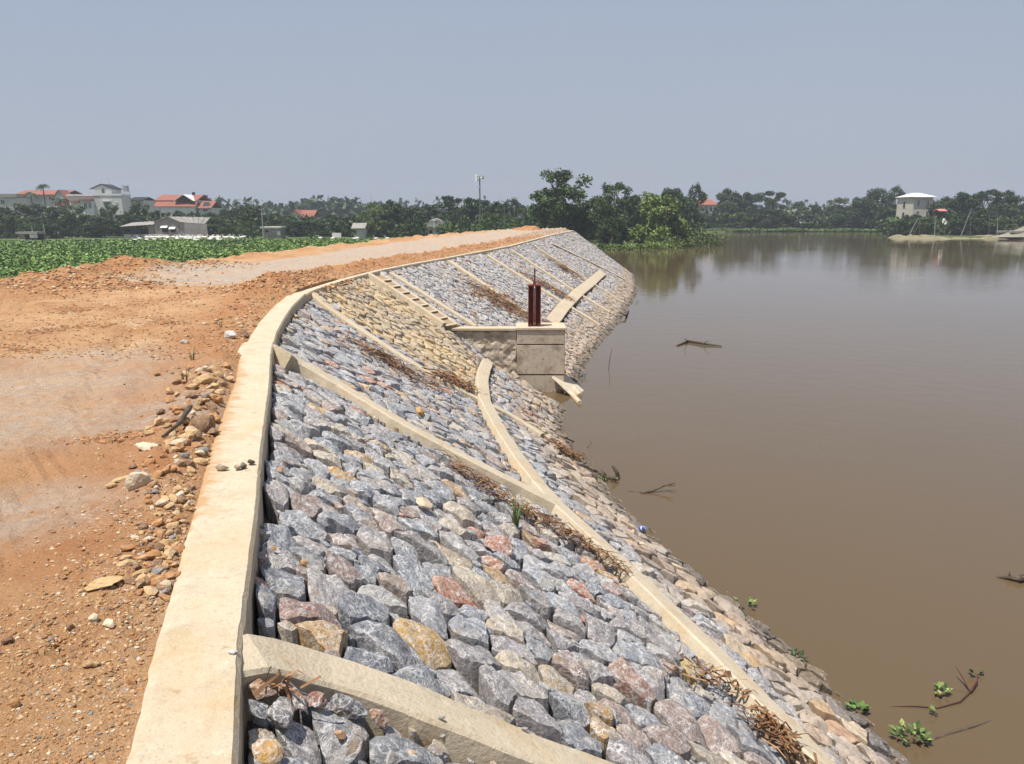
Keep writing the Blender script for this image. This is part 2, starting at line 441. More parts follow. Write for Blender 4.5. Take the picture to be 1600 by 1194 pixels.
def top_h(x, y, u, v):
    """height of the dirt surface; u = metres from the coping, v = metres from the outer shoulder"""
    z = zc(y)
    z += (0.035 * fbm(x, y, 0, 0.45) + 0.012 * fbm(x, y, 3, 2.2)) * (0.25 + 0.75 * sstep(0, 1.2, u)) - 0.012
    for (mx, my, r, h) in MOUNDS:
        d2 = ((x - mx) ** 2 + (y - my) ** 2) / (r * r)
        if d2 < 6: z += 0.42 * h * math.exp(-d2 * 1.3) * (0.8 + 0.5 * fbm(x, y, 9, 1.3)) 
    # rubble ridge of the verge beside the coping
    vr = math.exp(-((u - 0.75) / 0.55) ** 2)
    if y > 12: z += vr * (0.10 + 0.10 * sstep(13, 17, y)) * (0.6 + abs(fbm(x, y, 4, 2.4)))
    if 3.2 < y < 10: z += 0.060 * sstep(0.02, 0.22, u) * math.exp(-((u - 0.38) / 0.30) ** 2) * sstep(3.2, 4.6, y) * (1 - sstep(8, 10, y)) * (0.7 + 1.0 * abs(fbm(x, y, 14, 3.0)))
    if 2.5 < y <= 12: z += sstep(0.0, 0.2, u) * math.exp(-((u - 0.35) / 0.35) ** 2) * 0.04 * (0.5 + abs(fbm(x, y, 4, 3)))
    z -= 0.02 * math.exp(-(u / 0.25) ** 2)
    ov = math.exp(-((v - 0.4) / 0.7) ** 2)
    if y > 26: z += ov * 0.16 * (0.3 + abs(fbm(x, y, 6, 1.1)))
    # ruts of lorries in the open ground
    ru = 0.5 + 0.5 * math.sin((x * 0.35 + y * 1.0) * 2.1 + 1.2 * nz(x, y, 1, 0.3))
    if u > 1.6 and y < 17: z += 0.035 * ru ** 4 * sstep(7, 11, y) * max(0, nz(x, y, 7, 0.5) + 0.3)
    if u > 0.02 and v > 0.1: z += 0.010 * fbm(x, y, 12, 9.0, 3)
    for off in RUTS:
        xr_ = off + -0.42 * (y - 8) - 0.012 * (y - 8) ** 2 + 0.25 * math.sin(y * 0.35 + off)
        dd = abs(x - xr_) * 0.9
        if dd < 0.5 and y < 19:
            z += (-0.030 * math.exp(-(dd / 0.13) ** 2) + 0.016 * math.exp(-((dd - 0.24) / 0.08) ** 2)) * (0.6 + nz(x, y, 2, 0.8)) * sstep(0.8, 1.6, u)
            if dd < 0.12: z += 0.006 * math.sin((y * 0.9 + x) * 2 * math.pi / 0.14)
    z -= 0.5 * (1 - sstep(-0.2, 0.35, v)) * 0.4
    if y > 64: z -= 0.03 * (y - 64)
    return z


NU = 110
RUTS = (-4.2, -6.0, -6.9, -8.8)
mb = MB()
TOPV = []
for i, (c, l) in enumerate(TOP):
    c = Vector(c); l = Vector(l)
    W_ = (l - c).length
    for j in range(NU + 1):
        t = (j / NU) ** 1.35
        p = c.lerp(l, t)
        u = W_ * t - 0.33; v = W_ * (1 - t)
        z = top_h(p.x, p.y, u, v) if j < NU else ZF - 0.2
        if j == NU: p = c.lerp(l, 1 + 4.6 / W_)
        if t * W_ < 0.28: z = zc(p.y) - 0.12
        g = 0
        if p.y > 9:
            wide = 0.9 * sstep(22, 40, p.y)
            g = 1 - sstep(1.3 + wide, 2.3 + wide, min(seg_d(p, road_line[k], road_line[k + 1]) for k in range(len(road_line) - 1)) + 0.7 * nz(p.x, p.y, 2, 0.6))
        for q, r in patches:
            if abs(p.x - q.x) < 3 and abs(p.y - q.y) < 3:
                g = max(g, 0.5 * (1 - sstep(0.2, 1.2, math.hypot((p.x - q.x) * 0.8, (p.y - q.y)) / r / 1.2)))
        if j >= NU - 1: g = 0
        damp = 0
        for (mx, my, r, h) in MOUNDS:
            d2 = ((p.x - mx) ** 2 + (p.y - my + 0.3) ** 2) / (r * r)
            if d2 < 6: damp = max(damp, math.exp(-d2) * 0.9)
        if p.y > 3: damp = max(damp, 0.8 * math.exp(-((u - 0.7) / 0.7) ** 2))
        mb.cur = (g, damp, sstep(0.2, 1.0, v), 0.999)
        mb.add([(p.x, p.y, z)], [])
fs = []
for i in range(len(TOP) - 1):
    for j in range(NU):
        a = i * (NU + 1) + j
        fs.append((a, a + NU + 1, a + NU + 2, a + 1))
mb.f = fs
TOPBV = BVHTree.FromPolygons([Vector(v) for v in mb.v], fs)


def dirt_material():
    m = bpy.data.materials.new('orange_dirt'); m.use_nodes = True
    t = m.node_tree; N = t.nodes.new; L = t.links.new; b = t.nodes['Principled BSDF']
    b.inputs['Roughness'].default_value = 0.95; b.inputs['Specular IOR Level'].default_value = 0.15
    g = N('ShaderNodeNewGeometry'); pos = g.outputs['Position']
    a = N('ShaderNodeAttribute'); a.attribute_name = 'tone'
    sp = N('ShaderNodeSeparateColor'); L(a.outputs['Color'], sp.inputs[0])

    def nn(s, d=6, r=0.6):
        n = N('ShaderNodeTexNoise'); n.inputs['Scale'].default_value = s; n.inputs['Detail'].default_value = d; n.inputs['Roughness'].default_value = r
        L(pos, n.inputs['Vector']); return n.outputs['Fac']

    def rng(x, lo, hi, o0=0, o1=1):
        r = N('ShaderNodeMapRange'); r.inputs[1].default_value = lo; r.inputs[2].default_value = hi; r.inputs[3].default_value = o0; r.inputs[4].default_value = o1
        L(x, r.inputs[0]); return r.outputs[0]

    def mix(f, c1, c2):
        x = N('ShaderNodeMix'); x.data_type = 'RGBA'
        L(f, x.inputs[0]) if not isinstance(f, float) else None
        for s, c in ((6, c1), (7, c2)):
            if isinstance(c, tuple): x.inputs[s].default_value = (*c, 1)
            else: L(c, x.inputs[s])
        return x.outputs[2]

    def mth(op, x, y):
        n = N('ShaderNodeMath'); n.operation = op; n.use_clamp = True
        for i, q in ((0, x), (1, y)):
            if isinstance(q, float): n.inputs[i].default_value = q
            else: L(q, n.inputs[i])
        return n.outputs[0]
    c = mix(rng(nn(0.55, 5), 0.36, 0.64), (0.40, 0.215, 0.100), (0.50, 0.305, 0.160))
    c = mix(rng(nn(1.9), 0.50, 0.70, 0, 0.75), c, (0.33, 0.145, 0.062))
    c = mix(rng(nn(0.9, 4), 0.56, 0.68, 0, 0.7), c, (0.56, 0.38, 0.235))
    c = mix(mth('MULTIPLY', sp.outputs[1], rng(nn(1.4), 0.3, 0.6, 0.4, 0.95)), c, (0.34, 0.145, 0.058))
    gr = mix(rng(nn(14, 5), 0.4, 0.6), (0.34, 0.29, 0.24), (0.46, 0.40, 0.335))
    gr = mix(rng(nn(0.8, 4), 0.5, 0.68, 0, 0.55), gr, (0.52, 0.34, 0.20))
    gf = mth('MULTIPLY', rng(sp.outputs[0], 0.05, 0.75), rng(nn(4.5, 8, 0.7), 0.36, 0.52, 0.15, 1.0))
    c = mix(gf, c, gr)
    # gritty speckle: pale and dark chips
    v = N('ShaderNodeTexVoronoi'); v.inputs['Scale'].default_value = 38; L(pos, v.inputs['Vector'])
    chip = mth('MULTIPLY', rng(v.outputs['Distance'], 0.34, 0.20), rng(nn(1.7, 4), 0.46, 0.60))
    vc = N('ShaderNodeMix'); vc.data_type = 'RGBA'
    sc2 = N('ShaderNodeSeparateColor'); L(v.outputs['Color'], sc2.inputs[0])
    pale = mix(rng(sc2.outputs[0], 0.0, 1.0), (0.24, 0.17, 0.13), (0.66, 0.50, 0.36))
    c = mix(mth('MULTIPLY', chip, 0.75), c, pale)
    c = mix(rng(nn(70, 3), 0.52, 0.7, 0, 0.5), c, (0.26, 0.125, 0.06))
    c = mix(rng(nn(110, 2), 0.60, 0.70, 0, 0.5), c, (0.62, 0.45, 0.30))
    c = mix(rng(sp.outputs[2], 1.0, 0.0, 0, 0.0), c, (0.10, 0.10, 0.04))
    L(c, b.inputs['Base Color'])
    h1 = nn(9, 8, 0.68); h2 = nn(60, 5, 0.7)
    ad = N('ShaderNodeMath'); ad.operation = 'MULTIPLY_ADD'; L(h2, ad.inputs[0]); ad.inputs[1].default_value = 0.3; L(h1, ad.inputs[2])
    bp = N('ShaderNodeBump'); bp.inputs['Strength'].default_value = 1.0; bp.inputs['Distance'].default_value = 0.05
    L(ad.outputs[0], bp.inputs['Height']); L(bp.outputs[0], b.inputs['Normal'])
    return m


tag(mb.build('dirt_road', dirt_material(), smooth=False), kind='structure')


def ground_z(x, y):
    h = TOPBV.ray_cast(Vector((x, y, 20)), Vector((0, 0, -1)))
    return h[0].z if h[0] else 0.0


# ------------------------------------------------------------------ concrete frame of the revetment
frame = empty('concrete_frame', (-1.0, 2.5, 0))
tag(frame, 'cream concrete framework of coping wall, sloping ribs and mid slope beam around the stone panels', 'revetment frame')
FL = Vector(frame.location)


M_cop = None


def coping_material():
    m = M_conc.copy(); m.name = 'soil_smeared_concrete'
    t = m.node_tree; b_ = t.nodes['Principled BSDF']
    src = b_.inputs['Base Color'].links[0].from_socket
    a = t.nodes.new('ShaderNodeAttribute'); a.attribute_name = 'tone'; sp = t.nodes.new('ShaderNodeSeparateColor'); t.links.new(a.outputs['Color'], sp.inputs[0])
    g = t.nodes.new('ShaderNodeNewGeometry'); n = t.nodes.new('ShaderNodeTexNoise'); n.inputs['Scale'].default_value = 7; n.inputs['Detail'].default_value = 8; n.inputs['Roughness'].default_value = 0.7
    mp = t.nodes.new('ShaderNodeMapping'); mp.inputs['Scale'].default_value = (0.5, 1.6, 1); t.links.new(g.outputs['Position'], mp.inputs[0]); t.links.new(mp.outputs[0], n.inputs['Vector'])
    ad = t.nodes.new('ShaderNodeMath'); ad.operation = 'ADD'; t.links.new(sp.outputs[0], ad.inputs[0]); t.links.new(n.outputs['Fac'], ad.inputs[1])
    r = t.nodes.new('ShaderNodeMapRange'); r.inputs[1].default_value = 0.86; r.inputs[2].default_value = 1.0; r.inputs[4].default_value = 0.85; t.links.new(ad.outputs[0], r.inputs[0])
    x = t.nodes.new('ShaderNodeMix'); x.data_type = 'RGBA'; t.links.new(r.outputs[0], x.inputs[0]); t.links.new(src, x.inputs[6]); x.inputs[7].default_value = (0.44, 0.255, 0.115, 1)
    t.links.new(x.outputs[2], b_.inputs['Base Color'])
    return m


def loc_build(mb, name, m, parent, org, smooth=False):
    mb.v = [(v[0] - org[0], v[1] - org[1], v[2] - org[2]) for v in mb.v]
    return mb.build(name, m, parent, smooth)


CO = []
PQ = [Vector(p[0]) for p in PAIRS]
for i_ in range(len(PQ) - 1):          # the wall is cast in straight lengths
    n_ = max(1, int((PQ[i_ + 1] - PQ[i_]).length / 0.06))
    for j_ in range(n_): CO.append((tuple(PQ[i_].lerp(PQ[i_ + 1], j_ / n_)),) * 2)
cop = [Vector(c[0]) for c in CO if c[0][1] < 63]
# slight step where the wall changes piece (photo: the pad at the second rib)
mb = MB()
prof = []
acc = 0
for i, p in enumerate(cop):
    a, b = cop[max(i - 1, 0)], cop[min(i + 1, len(cop) - 1)]
    acc += (cop[i] - cop[i - 1]).length if i else 0
    d = (b - a).normalized(); nl = Vector((-d.y, d.x))
    wd = 0.345 + 0.015 * nz(acc, 0, 0, 0.9) - 0.12 * sstep(15.6, 16.4, p.y)
    wd -= 0.035 * (1 - sstep(2, 5, p.y))
    pad = 1 if 8.75 < p.y < 9.45 else 0
    wd += 0.05 * pad
    z = zc(p.y) + 0.004 * nz(acc, 3, 1, 2) + 0.022 * pad
    e = 0.004 * nz(acc, 5, 0, 5) + 0.005 * nz(acc, 5, 9, 17)
    e2 = 0.008 * nz(acc, 15, 0, 1.5) + 0.010 * nz(acc, 25, 9, 12)
    q0 = p + nl * e; q1 = p + nl * (wd + e2)
    ring = [(q0.x, q0.y, z - 0.55), (q0.x, q0.y, z - 0.03 + e)]
    for k, (tt, dz) in enumerate(((0.0, -0.008), (0.05, 0), (0.3, 0.002), (0.6, -0.001), (0.9, 0), (1.0, -0.012))):
        off = 0.012 if k == 0 else 0
        q = q0.lerp(q1, tt) + nl * off
        ring.append((q.x, q.y, z + dz + 0.003 * nz(q.x, q.y, 0, 9)))
    ring.append((q1.x, q1.y, z - 0.4))
    prof.append(ring)
for ring in prof:
    for kk_, v_ in enumerate(ring):
        e_ = (0, 0, 0.0, 0.02, 0.12, 0.30, 0.46, 0.62, 0.7)[kk_]
        lv = 0.35 + 0.65 * sstep(2.8, 4.5, v_[1]) * (1 - 0.6 * sstep(7.5, 9, v_[1])) + 0.4 * nz(v_[0], v_[1], 3, 1.3)
        mb.cur = (max(0.0, min(0.7, e_ * lv)), 0, 0, 0.999); mb.add([v_], [])
k = len(prof[0])
for i in range(len(prof) - 1):
    for j in range(k - 1):
        mb.f.append((i * k + j, (i + 1) * k + j, (i + 1) * k + j + 1, i * k + j + 1))
mb.f.append(tuple(range(k))); mb.f.append(tuple((len(prof) - 1) * k + j for j in range(k))[::-1])
loc_build(mb, 'coping', coping_material(), frame, FL)

BEAMS = []           # plan segments for keeping stones off: (a, b, halfwidth)


def beam(name, pts, hw=0.15, top=0.09, mat=M_conc, z_first=None, parent=frame, org=FL, chip=1.0, deep=0.30):
    """concrete strip along pts (3D points on the slope)"""
    P = [Vector(p) for p in pts]
    for a, b in zip(P, P[1:]): BEAMS.append((a.xy.copy(), b.xy.copy(), hw))
    D = [P[0]]
    for a, b in zip(P, P[1:]):
        n_ = max(1, int((b - a).length / 0.11))
        for j in range(1, n_ + 1): D.append(a.lerp(b, j / n_))
    # soften corners
    for _ in range(6):
        D = [D[0]] + [(D[i - 1] + D[i] * 2 + D[i + 1]) / 4 for i in range(1, len(D) - 1)] + [D[-1]]
    mb = MB(); rings = []
    sd = U(0, 50)
    h0_ = slope(D[0].x, D[0].y); zs0 = (h0_[0].z if h0_ else D[0].z)
    for i, p in enumerate(D):
        h = slope(p.x, p.y)
        base = h[0] if h else Vector((p.x, p.y, min(p.z, zedge(p.y))))
        n_ = h[1] if h else Vector((0.3, 0.1, 0.95)).normalized()
        t = (D[min(i + 1, len(D) - 1)] - D[max(i - 1, 0)]).normalized()
        s = t.cross(n_).normalized()
        tp = top
        if z_first is not None and i * 0.11 < 0.4:
            k_ = 1 - i * 0.11 / 0.4
            tp = top * (1 - k_) + k_ * (z_first - zs0)
        wl = hw + chip * (0.012 * nz(i * 0.11, sd, 0, 3) + 0.010 * nz(i * 0.11, sd, 4, 11))
        wr = hw + chip * (0.012 * nz(i * 0.11, sd, 8, 3) + 0.010 * nz(i * 0.11, sd, 14, 11))
        up = 0.006 * nz(i * 0.11, sd, 2, 2)
        rings.append([base - s * wl - n_ * deep, base - s * wl + n_ * (tp - 0.015), base - s * (wl - 0.015) + n_ * (tp + up), base + n_ * (tp + up + 0.002),
                      base + s * (wr - 0.015) + n_ * (tp + up), base + s * wr + n_ * (tp - 0.015), base + s * wr - n_ * deep])
    for r_ in rings: mb.add([tuple(q) for q in r_], [])
    k_ = 7
    for i in range(len(rings) - 1):
        for j in range(k_ - 1):
            mb.f.append((i * k_ + j, (i + 1) * k_ + j, (i + 1) * k_ + j + 1, i * k_ + j + 1))
    mb.f.append(tuple(range(k_))); mb.f.append(tuple((len(rings) - 1) * k_ + j for j in range(k_))[::-1])
    return loc_build(mb, name, mat, parent, org)


def sl(*px, up=0.07):
    out = []
    for a, b in px:          # the strip's top face, not the bed, lies under the given pixel
        ua, ub = a, b
        for _ in range(4):
            q = on_slope(ua, ub); h = slope(q.x, q.y)
            pr = proj(q + (h[1] if h else Vector((0, 0, 1))) * up)
            ua += a - pr[0]; ub += b - pr[1]
        out.append(on_slope(ua, ub))
    return out


def ext(pts, d):
    a, b = pts[-2], pts[-1]
    q = b + (b - a).normalized() * d
    h = slope(q.x, q.y)
    return pts + ([h[0]] if h else [])


r1 = sl((440, 1014), (553, 1050), (663, 1094), (817, 1158), (930, 1200)); beam('rib', [Vector((-1.12, 2.49, -0.12)), Vector((-1.02, 2.51, -0.15))] + r1[0:] + ext(r1, 3.4)[-1:], 0.122, 0.066, z_first=-0.004)
r2 = sl((450, 556), (520, 595), (640, 668), (760, 732), (868, 786)); beam('rib', [Vector((-2.93, 9.05, -0.15))] + r2, 0.160, 0.092, z_first=0.0)
m1 = sl((768, 566), (754, 590), (757, 622), (783, 672), (812, 715), (868, 783), (960, 866), (1050, 952), (1160, 1060), (1290, 1194))
beam('slope_beam', ext(m1, 3.0), 0.150, 0.083)
r3 = sl((494, 461), (560, 508), (640, 560), (700, 595), (752, 622), (800, 645), (850, 676)); beam('rib', [Vector((-4.37, 16.2, -0.1))] + r3, 0.13, 0.045, z_first=-0.02)
beam('slope_beam', sl((862, 503), (880, 480), (902, 458), (925, 440), (942, 425)), 0.26, 0.07)
for (a, b, e) in (((613, 425), (745, 508), 0), ((703, 406), (832, 492), 0), ((762, 397), (884, 473), 1.8), ((800, 389), (905, 457), 1.8), ((835, 383), (926, 441), 2), ((862, 379), (948, 421), 2)):
    pa, pb = sl(a, b)
    q = [pa, pa.lerp(pb, 0.33), pa.lerp(pb, 0.66), pb]
    if e: q = ext(q, e)
    beam('rib', q, 0.12 if a[0] != 703 else 0.17, 0.055)
for px in ((905, 457, 960, 492), (926, 441, 978, 470), (885, 473, 940, 512)): pass

# stairs down to the sluice
sa, sb = sl((588, 428), (706, 507))
dirn = (sb - sa); ln = dirn.length; dirn.normalize()
hs_ = slope(sa.lerp(sb, 0.5).x, sa.lerp(sb, 0.5).y)
side = dirn.cross(hs_[1]).normalized()
stairs = empty('stairs', sa)
tag(stairs, 'narrow cream concrete staircase running down the stone slope to the sluice wall', 'stairs')
for s_ in (-1, 1):
    beam('stringer', [sa + side * 0.36 * s_, sa.lerp(sb, .33) + side * 0.36 * s_, sa.lerp(sb, .66) + side * 0.36 * s_, sb + side * 0.36 * s_], 0.085, 0.085, parent=stairs, org=sa, chip=0.3)
BEAMS.append((sa.xy.copy(), sb.xy.copy(), 0.36))
nst = 8
M_step = material('soiled_step_concrete', (0.34, 0.25, 0.165), 0.95, mots=[(6, 0.4, 0.7, (0.26, 0.18, 0.11), 0.7)], bump=0.5, bscale=40, bdist=0.01)
step0 = None
for i in range(nst):
    c = sa.lerp(sb, (i + 0.5) / nst)
    if step0 is None:
        m_ = MB(); m_.box((0, 0, -0.15), (ln / nst * 0.985, 0.56, 0.34))
        step0 = m_.build('step', M_step, stairs); o = step0
        m_ = MB(); m_.box((ln / nst * 0.45, 0, 0.028), (0.06, 0.57, 0.02))
        nose = m_.build('nosing', M_conc, step0)
    else:
        o = step0.copy(); col.objects.link(o); o.parent = stairs
        n2 = nose.copy(); col.objects.link(n2); n2.parent = o
    o.location = c - sa + Vector((0, 0, 0.0))
    o.rotation_euler = (0, math.asin(-dirn.z) - 0.10, math.atan2(dirn.y, dirn.x))

# ------------------------------------------------------------------ sluice gate
SY, SZ = 20.1, -1.4
gx0, gx1 = at_y(808, 512, SY).x, at_y(883, 512, SY).x
wx0 = at_y(702, 512, SY).x
sluice = empty('sluice_gate', (gx0, SY, ZW))
tag(sluice, 'concrete sluice headwall with red brown steel gate frame jutting from the stone slope', 'sluice gate')
SO = Vector(sluice.location)


def rough_box(x0, x1, y0, y1, z0, z1, cell=0.12, amp=0.004, bev=0.02, top_cut=None):
    """box with slightly uneven cast faces"""
    bm = bmesh.new()
    bmesh.ops.create_cube(bm, size=1)
    bmesh.ops.scale(bm, vec=(x1 - x0, y1 - y0, z1 - z0), verts=bm.verts)
    bmesh.ops.translate(bm, vec=((x0 + x1) / 2, (y0 + y1) / 2, (z0 + z1) / 2), verts=bm.verts)
    bmesh.ops.bevel(bm, geom=bm.edges, offset=bev, segments=2, affect='EDGES')
    bmesh.ops.triangulate(bm, faces=bm.faces)
    for _ in range(5):
        es = [e for e in bm.edges if e.calc_length() > cell * 1.5]
        if not es: break
        bmesh.ops.subdivide_edges(bm, edges=es, cuts=1)
        bmesh.ops.triangulate(bm, faces=bm.faces)
    bm.normal_update()
    for v in bm.verts: v.co += v.normal * amp * noise.fractal(v.co * 5, 1, 2, 3)
    me = MB(); me.v = [tuple(v.co) for v in bm.verts]; bm.verts.index_update()
    me.f = [tuple(v.index for v in f.verts) for f in bm.faces]; me.c = [(1, 1, 1, 1)] * len(me.v)
    bm.free()
    return me


gd = 1.0
lift = [(-4.0, -2.72, 0.0), (-2.70, -1.88, 0.006), (-1.86, SZ - 0.075, 0.0)]
for k, (a, b, e) in enumerate(lift):
    loc_build(rough_box(gx0 - e, gx1 + e, SY - e, SY + gd + e, a, b, bev=0.014), 'block_lift', M_concg, sluice, SO)
loc_build(rough_box(gx0 + .01, gx1 - 0.01, SY + .01, SY + gd - .01, -2.75, -1.8, 0.3, 0.0), 'joint_fill', M_bed, sluice, SO)
loc_build(rough_box(gx0 - 0.02, gx1 + 0.03, SY - 0.03, SY + gd + 0.03, SZ - 0.07, SZ, bev=0.012), 'cap', M_conc, sluice, SO)
loc_build(rough_box(wx0 - 0.1, gx0 - 0.012, SY + 0.03, SY + 0.33, -3.4, SZ - 0.09, 0.08, 0.05), 'wing_wall', M_concg, sluice, SO)
loc_build(rough_box(wx0 - 0.25, gx0 - 0.03, SY - 0.02, SY + 0.40, SZ - 0.085, SZ - 0.015, bev=0.012), 'wing_coping', M_conc, sluice, SO)
# pair of curved lips of the outlet chute
for (a, b, c) in (((884, 612), (896, 618), (906, 630)), ((886, 602), (897, 606), (906, 618))):
    pts = [at_y(a[0] - 6, a[1] - 8, SY - 0.1 + (0.5 if a[1] < 610 else 0)), at_y(*b, SY - 0.3 + (0.5 if a[1] < 610 else 0)), at_z(c[0], c[1], ZW + 0.03)]
    m_ = MB()
    D = []
    for i in range(9):
        t = i / 8
        D.append((pts[0] * (1 - t) ** 2 + pts[1] * 2 * t * (1 - t) + pts[2] * t * t))
    m_.tube(D, 0.07, 8)
    m_.v = [(v[0], v[1], v[2]) for v in m_.v]
    loc_build(m_, 'chute_lip', M_conc, sluice, SO)
m_ = MB()
for i in range(9):
    t = i / 8; z = -2.75 - 0.75 * t
    x = gx1 - 0.25 + 0.95 * t; y = SY - 0.05 - 0.9 * t
    m_.add([(x - .12, y - 0.1, z), (x + 0.25, y + 0.75, z)], [])
m_.f = [(2 * i, 2 * i + 2, 2 * i + 3, 2 * i + 1) for i in range(8)]
loc_build(m_, 'chute_floor', M_concg, sluice, SO)
# steel frame: two channel posts, back plate, head plate, screw stem
gf0, gf1 = at_y(825, 500, SY + 0.3).x, at_y(845, 500, SY + 0.3).x
fh = 1.12
gy = SY + 0.34


def channel(x, wdt, y, dpt, z0, z1, open_to):
    m = MB()
    t = 0.02
    m.box((x, y + dpt / 2 - t / 2, (z0 + z1) / 2), (wdt, t, z1 - z0))
    m.box((x - wdt / 2 + t / 2, y - t / 2, (z0 + z1) / 2), (t, dpt - t, z1 - z0))
    m.box((x + wdt / 2 - t / 2, y - t / 2, (z0 + z1) / 2), (t, dpt - t, z1 - z0))
    return m


wq = (gf1 - gf0)
loc_build(channel(gf0 + wq * 0.23, wq * 0.44, gy, 0.22, SZ, SZ + fh, 1), 'gate_post', M_rust, sluice, SO)
loc_build(channel(gf1 - wq * 0.23, wq * 0.44, gy, 0.22, SZ, SZ + fh, 1), 'gate_post', M_rust, sluice, SO)
m_ = MB(); m_.box(((gf0 + gf1) / 2, gy + 0.02, SZ + fh * 0.5 - 0.03), (wq * 0.06, 0.02, fh - 0.1)); loc_build(m_, 'gate_leaf', M_rust, sluice, SO)
m_ = MB(); m_.box(((gf0 + gf1) / 2, gy, SZ + fh + 0.016), (wq * 1.02, 0.26, 0.03)); m_.box(((gf0 + gf1) / 2, gy, SZ + fh + 0.07), (0.09, 0.09, 0.08)); loc_build(m_, 'head_plate', M_rust, sluice, SO)
m_ = MB(); m_.tube([((gf0 + gf1) / 2, gy, SZ + fh + 0.1), ((gf0 + gf1) / 2, gy, SZ + fh + 0.48)], [0.022, 0.02], 8); m_.box(((gf0 + gf1) / 2, gy, SZ + fh + 0.40), (0.05, 0.05, 0.05)); loc_build(m_, 'screw_stem', M_rust, sluice, SO)
for s_ in (0.2, 0.8):
    m_ = MB(); m_.box((gf0 + wq * s_, gy - 0.14, SZ + 0.05), (0.03, 0.06, 0.10), taper=0.6); loc_build(m_, 'foot_bracket', M_rust, sluice, SO)

FOOT = [((wx0 - 0.25, SY - 0.03), (gx1 + 0.06, SY + 0.42)), ((gx0 - .03, SY - 0.04), (gx1 + 0.05, SY + gd + 0.05)), ((gx1 - 0.6, SY - 1.1), (gx1 + 0.9, SY + 0.3))]

# ------------------------------------------------------------------ riprap stones
xs = [v.x for v in sv]; ys = [v.y for v in sv]
cell = 0.2
grid = {}
pts = []


def near_ok(x, y, r):
    gx, gy_ = int(x / cell), int(y / cell)
    for a in range(gx - 2, gx + 3):
        for b in range(gy_ - 2, gy_ + 3):
            for (px, py, pr) in grid.get((a, b), ()):
                if (px - x) ** 2 + (py - y) ** 2 < ((r + pr) * 0.5) ** 2: return False
    return True


rs = random.Random(5)
# sample via the strip parameters so that no try is lost outside it
areas = []
for i in range(len(ST) - 1):
    (c0, w0), (c1, w1) = ST[i], ST[i + 1]
    areas.append(((Vector(c1) - Vector(c0)).length + (Vector(w1) - Vector(w0)).length) * (Vector(w0) - Vector(c0)).length)
tot = sum(areas)
for i in range(len(ST) - 1):
    if ST[i][0][1] > 66: continue
    (c0, w0), (c1, w1) = ST[i], ST[i + 1]
    k = int(areas[i] * 0.5 * (75 + 50 * sstep(8, 17, ST[i][0][1])))
    for _ in range(k):
        a, b = rs.random(), rs.random() * 1.16
        c = (c0[0] + (c1[0] - c0[0]) * a, c0[1] + (c1[1] - c0[1]) * a)
        w_ = (w0[0] + (w1[0] - w0[0]) * a, w0[1] + (w1[1] - w0[1]) * a)
        x, y = c[0] + (w_[0] - c[0]) * b, c[1] + (w_[1] - c[1]) * b
        r = rs.choice((0.09, 0.13, 0.17, 0.20, 0.24, 0.31)) * (0.98 - 0.22 * sstep(8, 17, y))
        if near_ok(x, y, r):
            grid.setdefault((int(x / cell), int(y / cell)), []).append((x, y, r))
            pts.append((x, y))
gp = resample([(p[0], p[0]) for p in PAIRS], 0.22)
for i in range(len(gp) - 1):
    a, b = Vector(gp[i][0]), Vector(gp[i + 1][0]); d = (b - a).normalized()
    pts.append((a.x - d.y * 0.10, a.y + d.x * 0.10))
res = geometry.delaunay_2d_cdt([Vector(p) for p in pts], [], [], 0, 1e-5)
dv, dt = res[0], res[2]
cc = []
inc = [[] for _ in dv]
for ti, t in enumerate(dt):
    a, b, c = (dv[k] for k in t)
    d = 2 * (a.x * (b.y - c.y) + b.x * (c.y - a.y) + c.x * (a.y - b.y))
    if abs(d) < 1e-9: cc.append(None); continue
    a2, b2, c2 = a.length_squared, b.length_squared, c.length_squared
    cc.append(Vector(((a2 * (b.y - c.y) + b2 * (c.y - a.y) + c2 * (a.y - b.y)) / d, (a2 * (c.x - b.x) + b2 * (a.x - c.x) + c2 * (b.x - a.x)) / d)))
    for k in t: inc[k].append(ti)


def clip(poly, p, n_):
    """keep the side where (q-p).n > 0"""
    out = []
    m = len(poly)
    for i in range(m):
        a, b = poly[i], poly[(i + 1) % m]
        da, db = (a - p).dot(n_), (b - p).dot(n_)
        if da >= 0: out.append(a)
        if (da >= 0) != (db >= 0):
            out.append(a + (b - a) * (da / (da - db)))
    return out


edge_line = [Vector(c) for c, w_ in ST]
BG = {}
for bi, (a, b, hw) in enumerate(BEAMS):
    k = int((b - a).length / 0.5) + 1
    for j in range(k + 1):
        q = a.lerp(b, j / k)
        for dx in (-1, 0, 1):
            for dy in (-1, 0, 1): BG.setdefault((int(q.x // 1) + dx, int(q.y // 1) + dy), set()).add(bi)
yel = [(486, 458), (560, 436), (585, 430), (705, 512), (735, 545), (752, 575), (742, 612), (700, 592), (640, 556), (560, 505)]


def inpoly(x, y, P):
    c = False
    for i in range(len(P)):
        (x1, y1), (x2, y2) = P[i - 1], P[i]
        if (y1 > y) != (y2 > y) and x < (x2 - x1) * (y - y1) / (y2 - y1) + x1: c = not c
    return c


YEL = []
for a, b in yel:
    q = on_slope(a, b); YEL.append((q.x, q.y))
GREYS = [(0.27, 0.28, 0.305), (0.21, 0.22, 0.25), (0.32, 0.315, 0.325), (0.28, 0.25, 0.25), (0.38, 0.36, 0.345), (0.25, 0.26, 0.28), (0.31, 0.28, 0.275)]


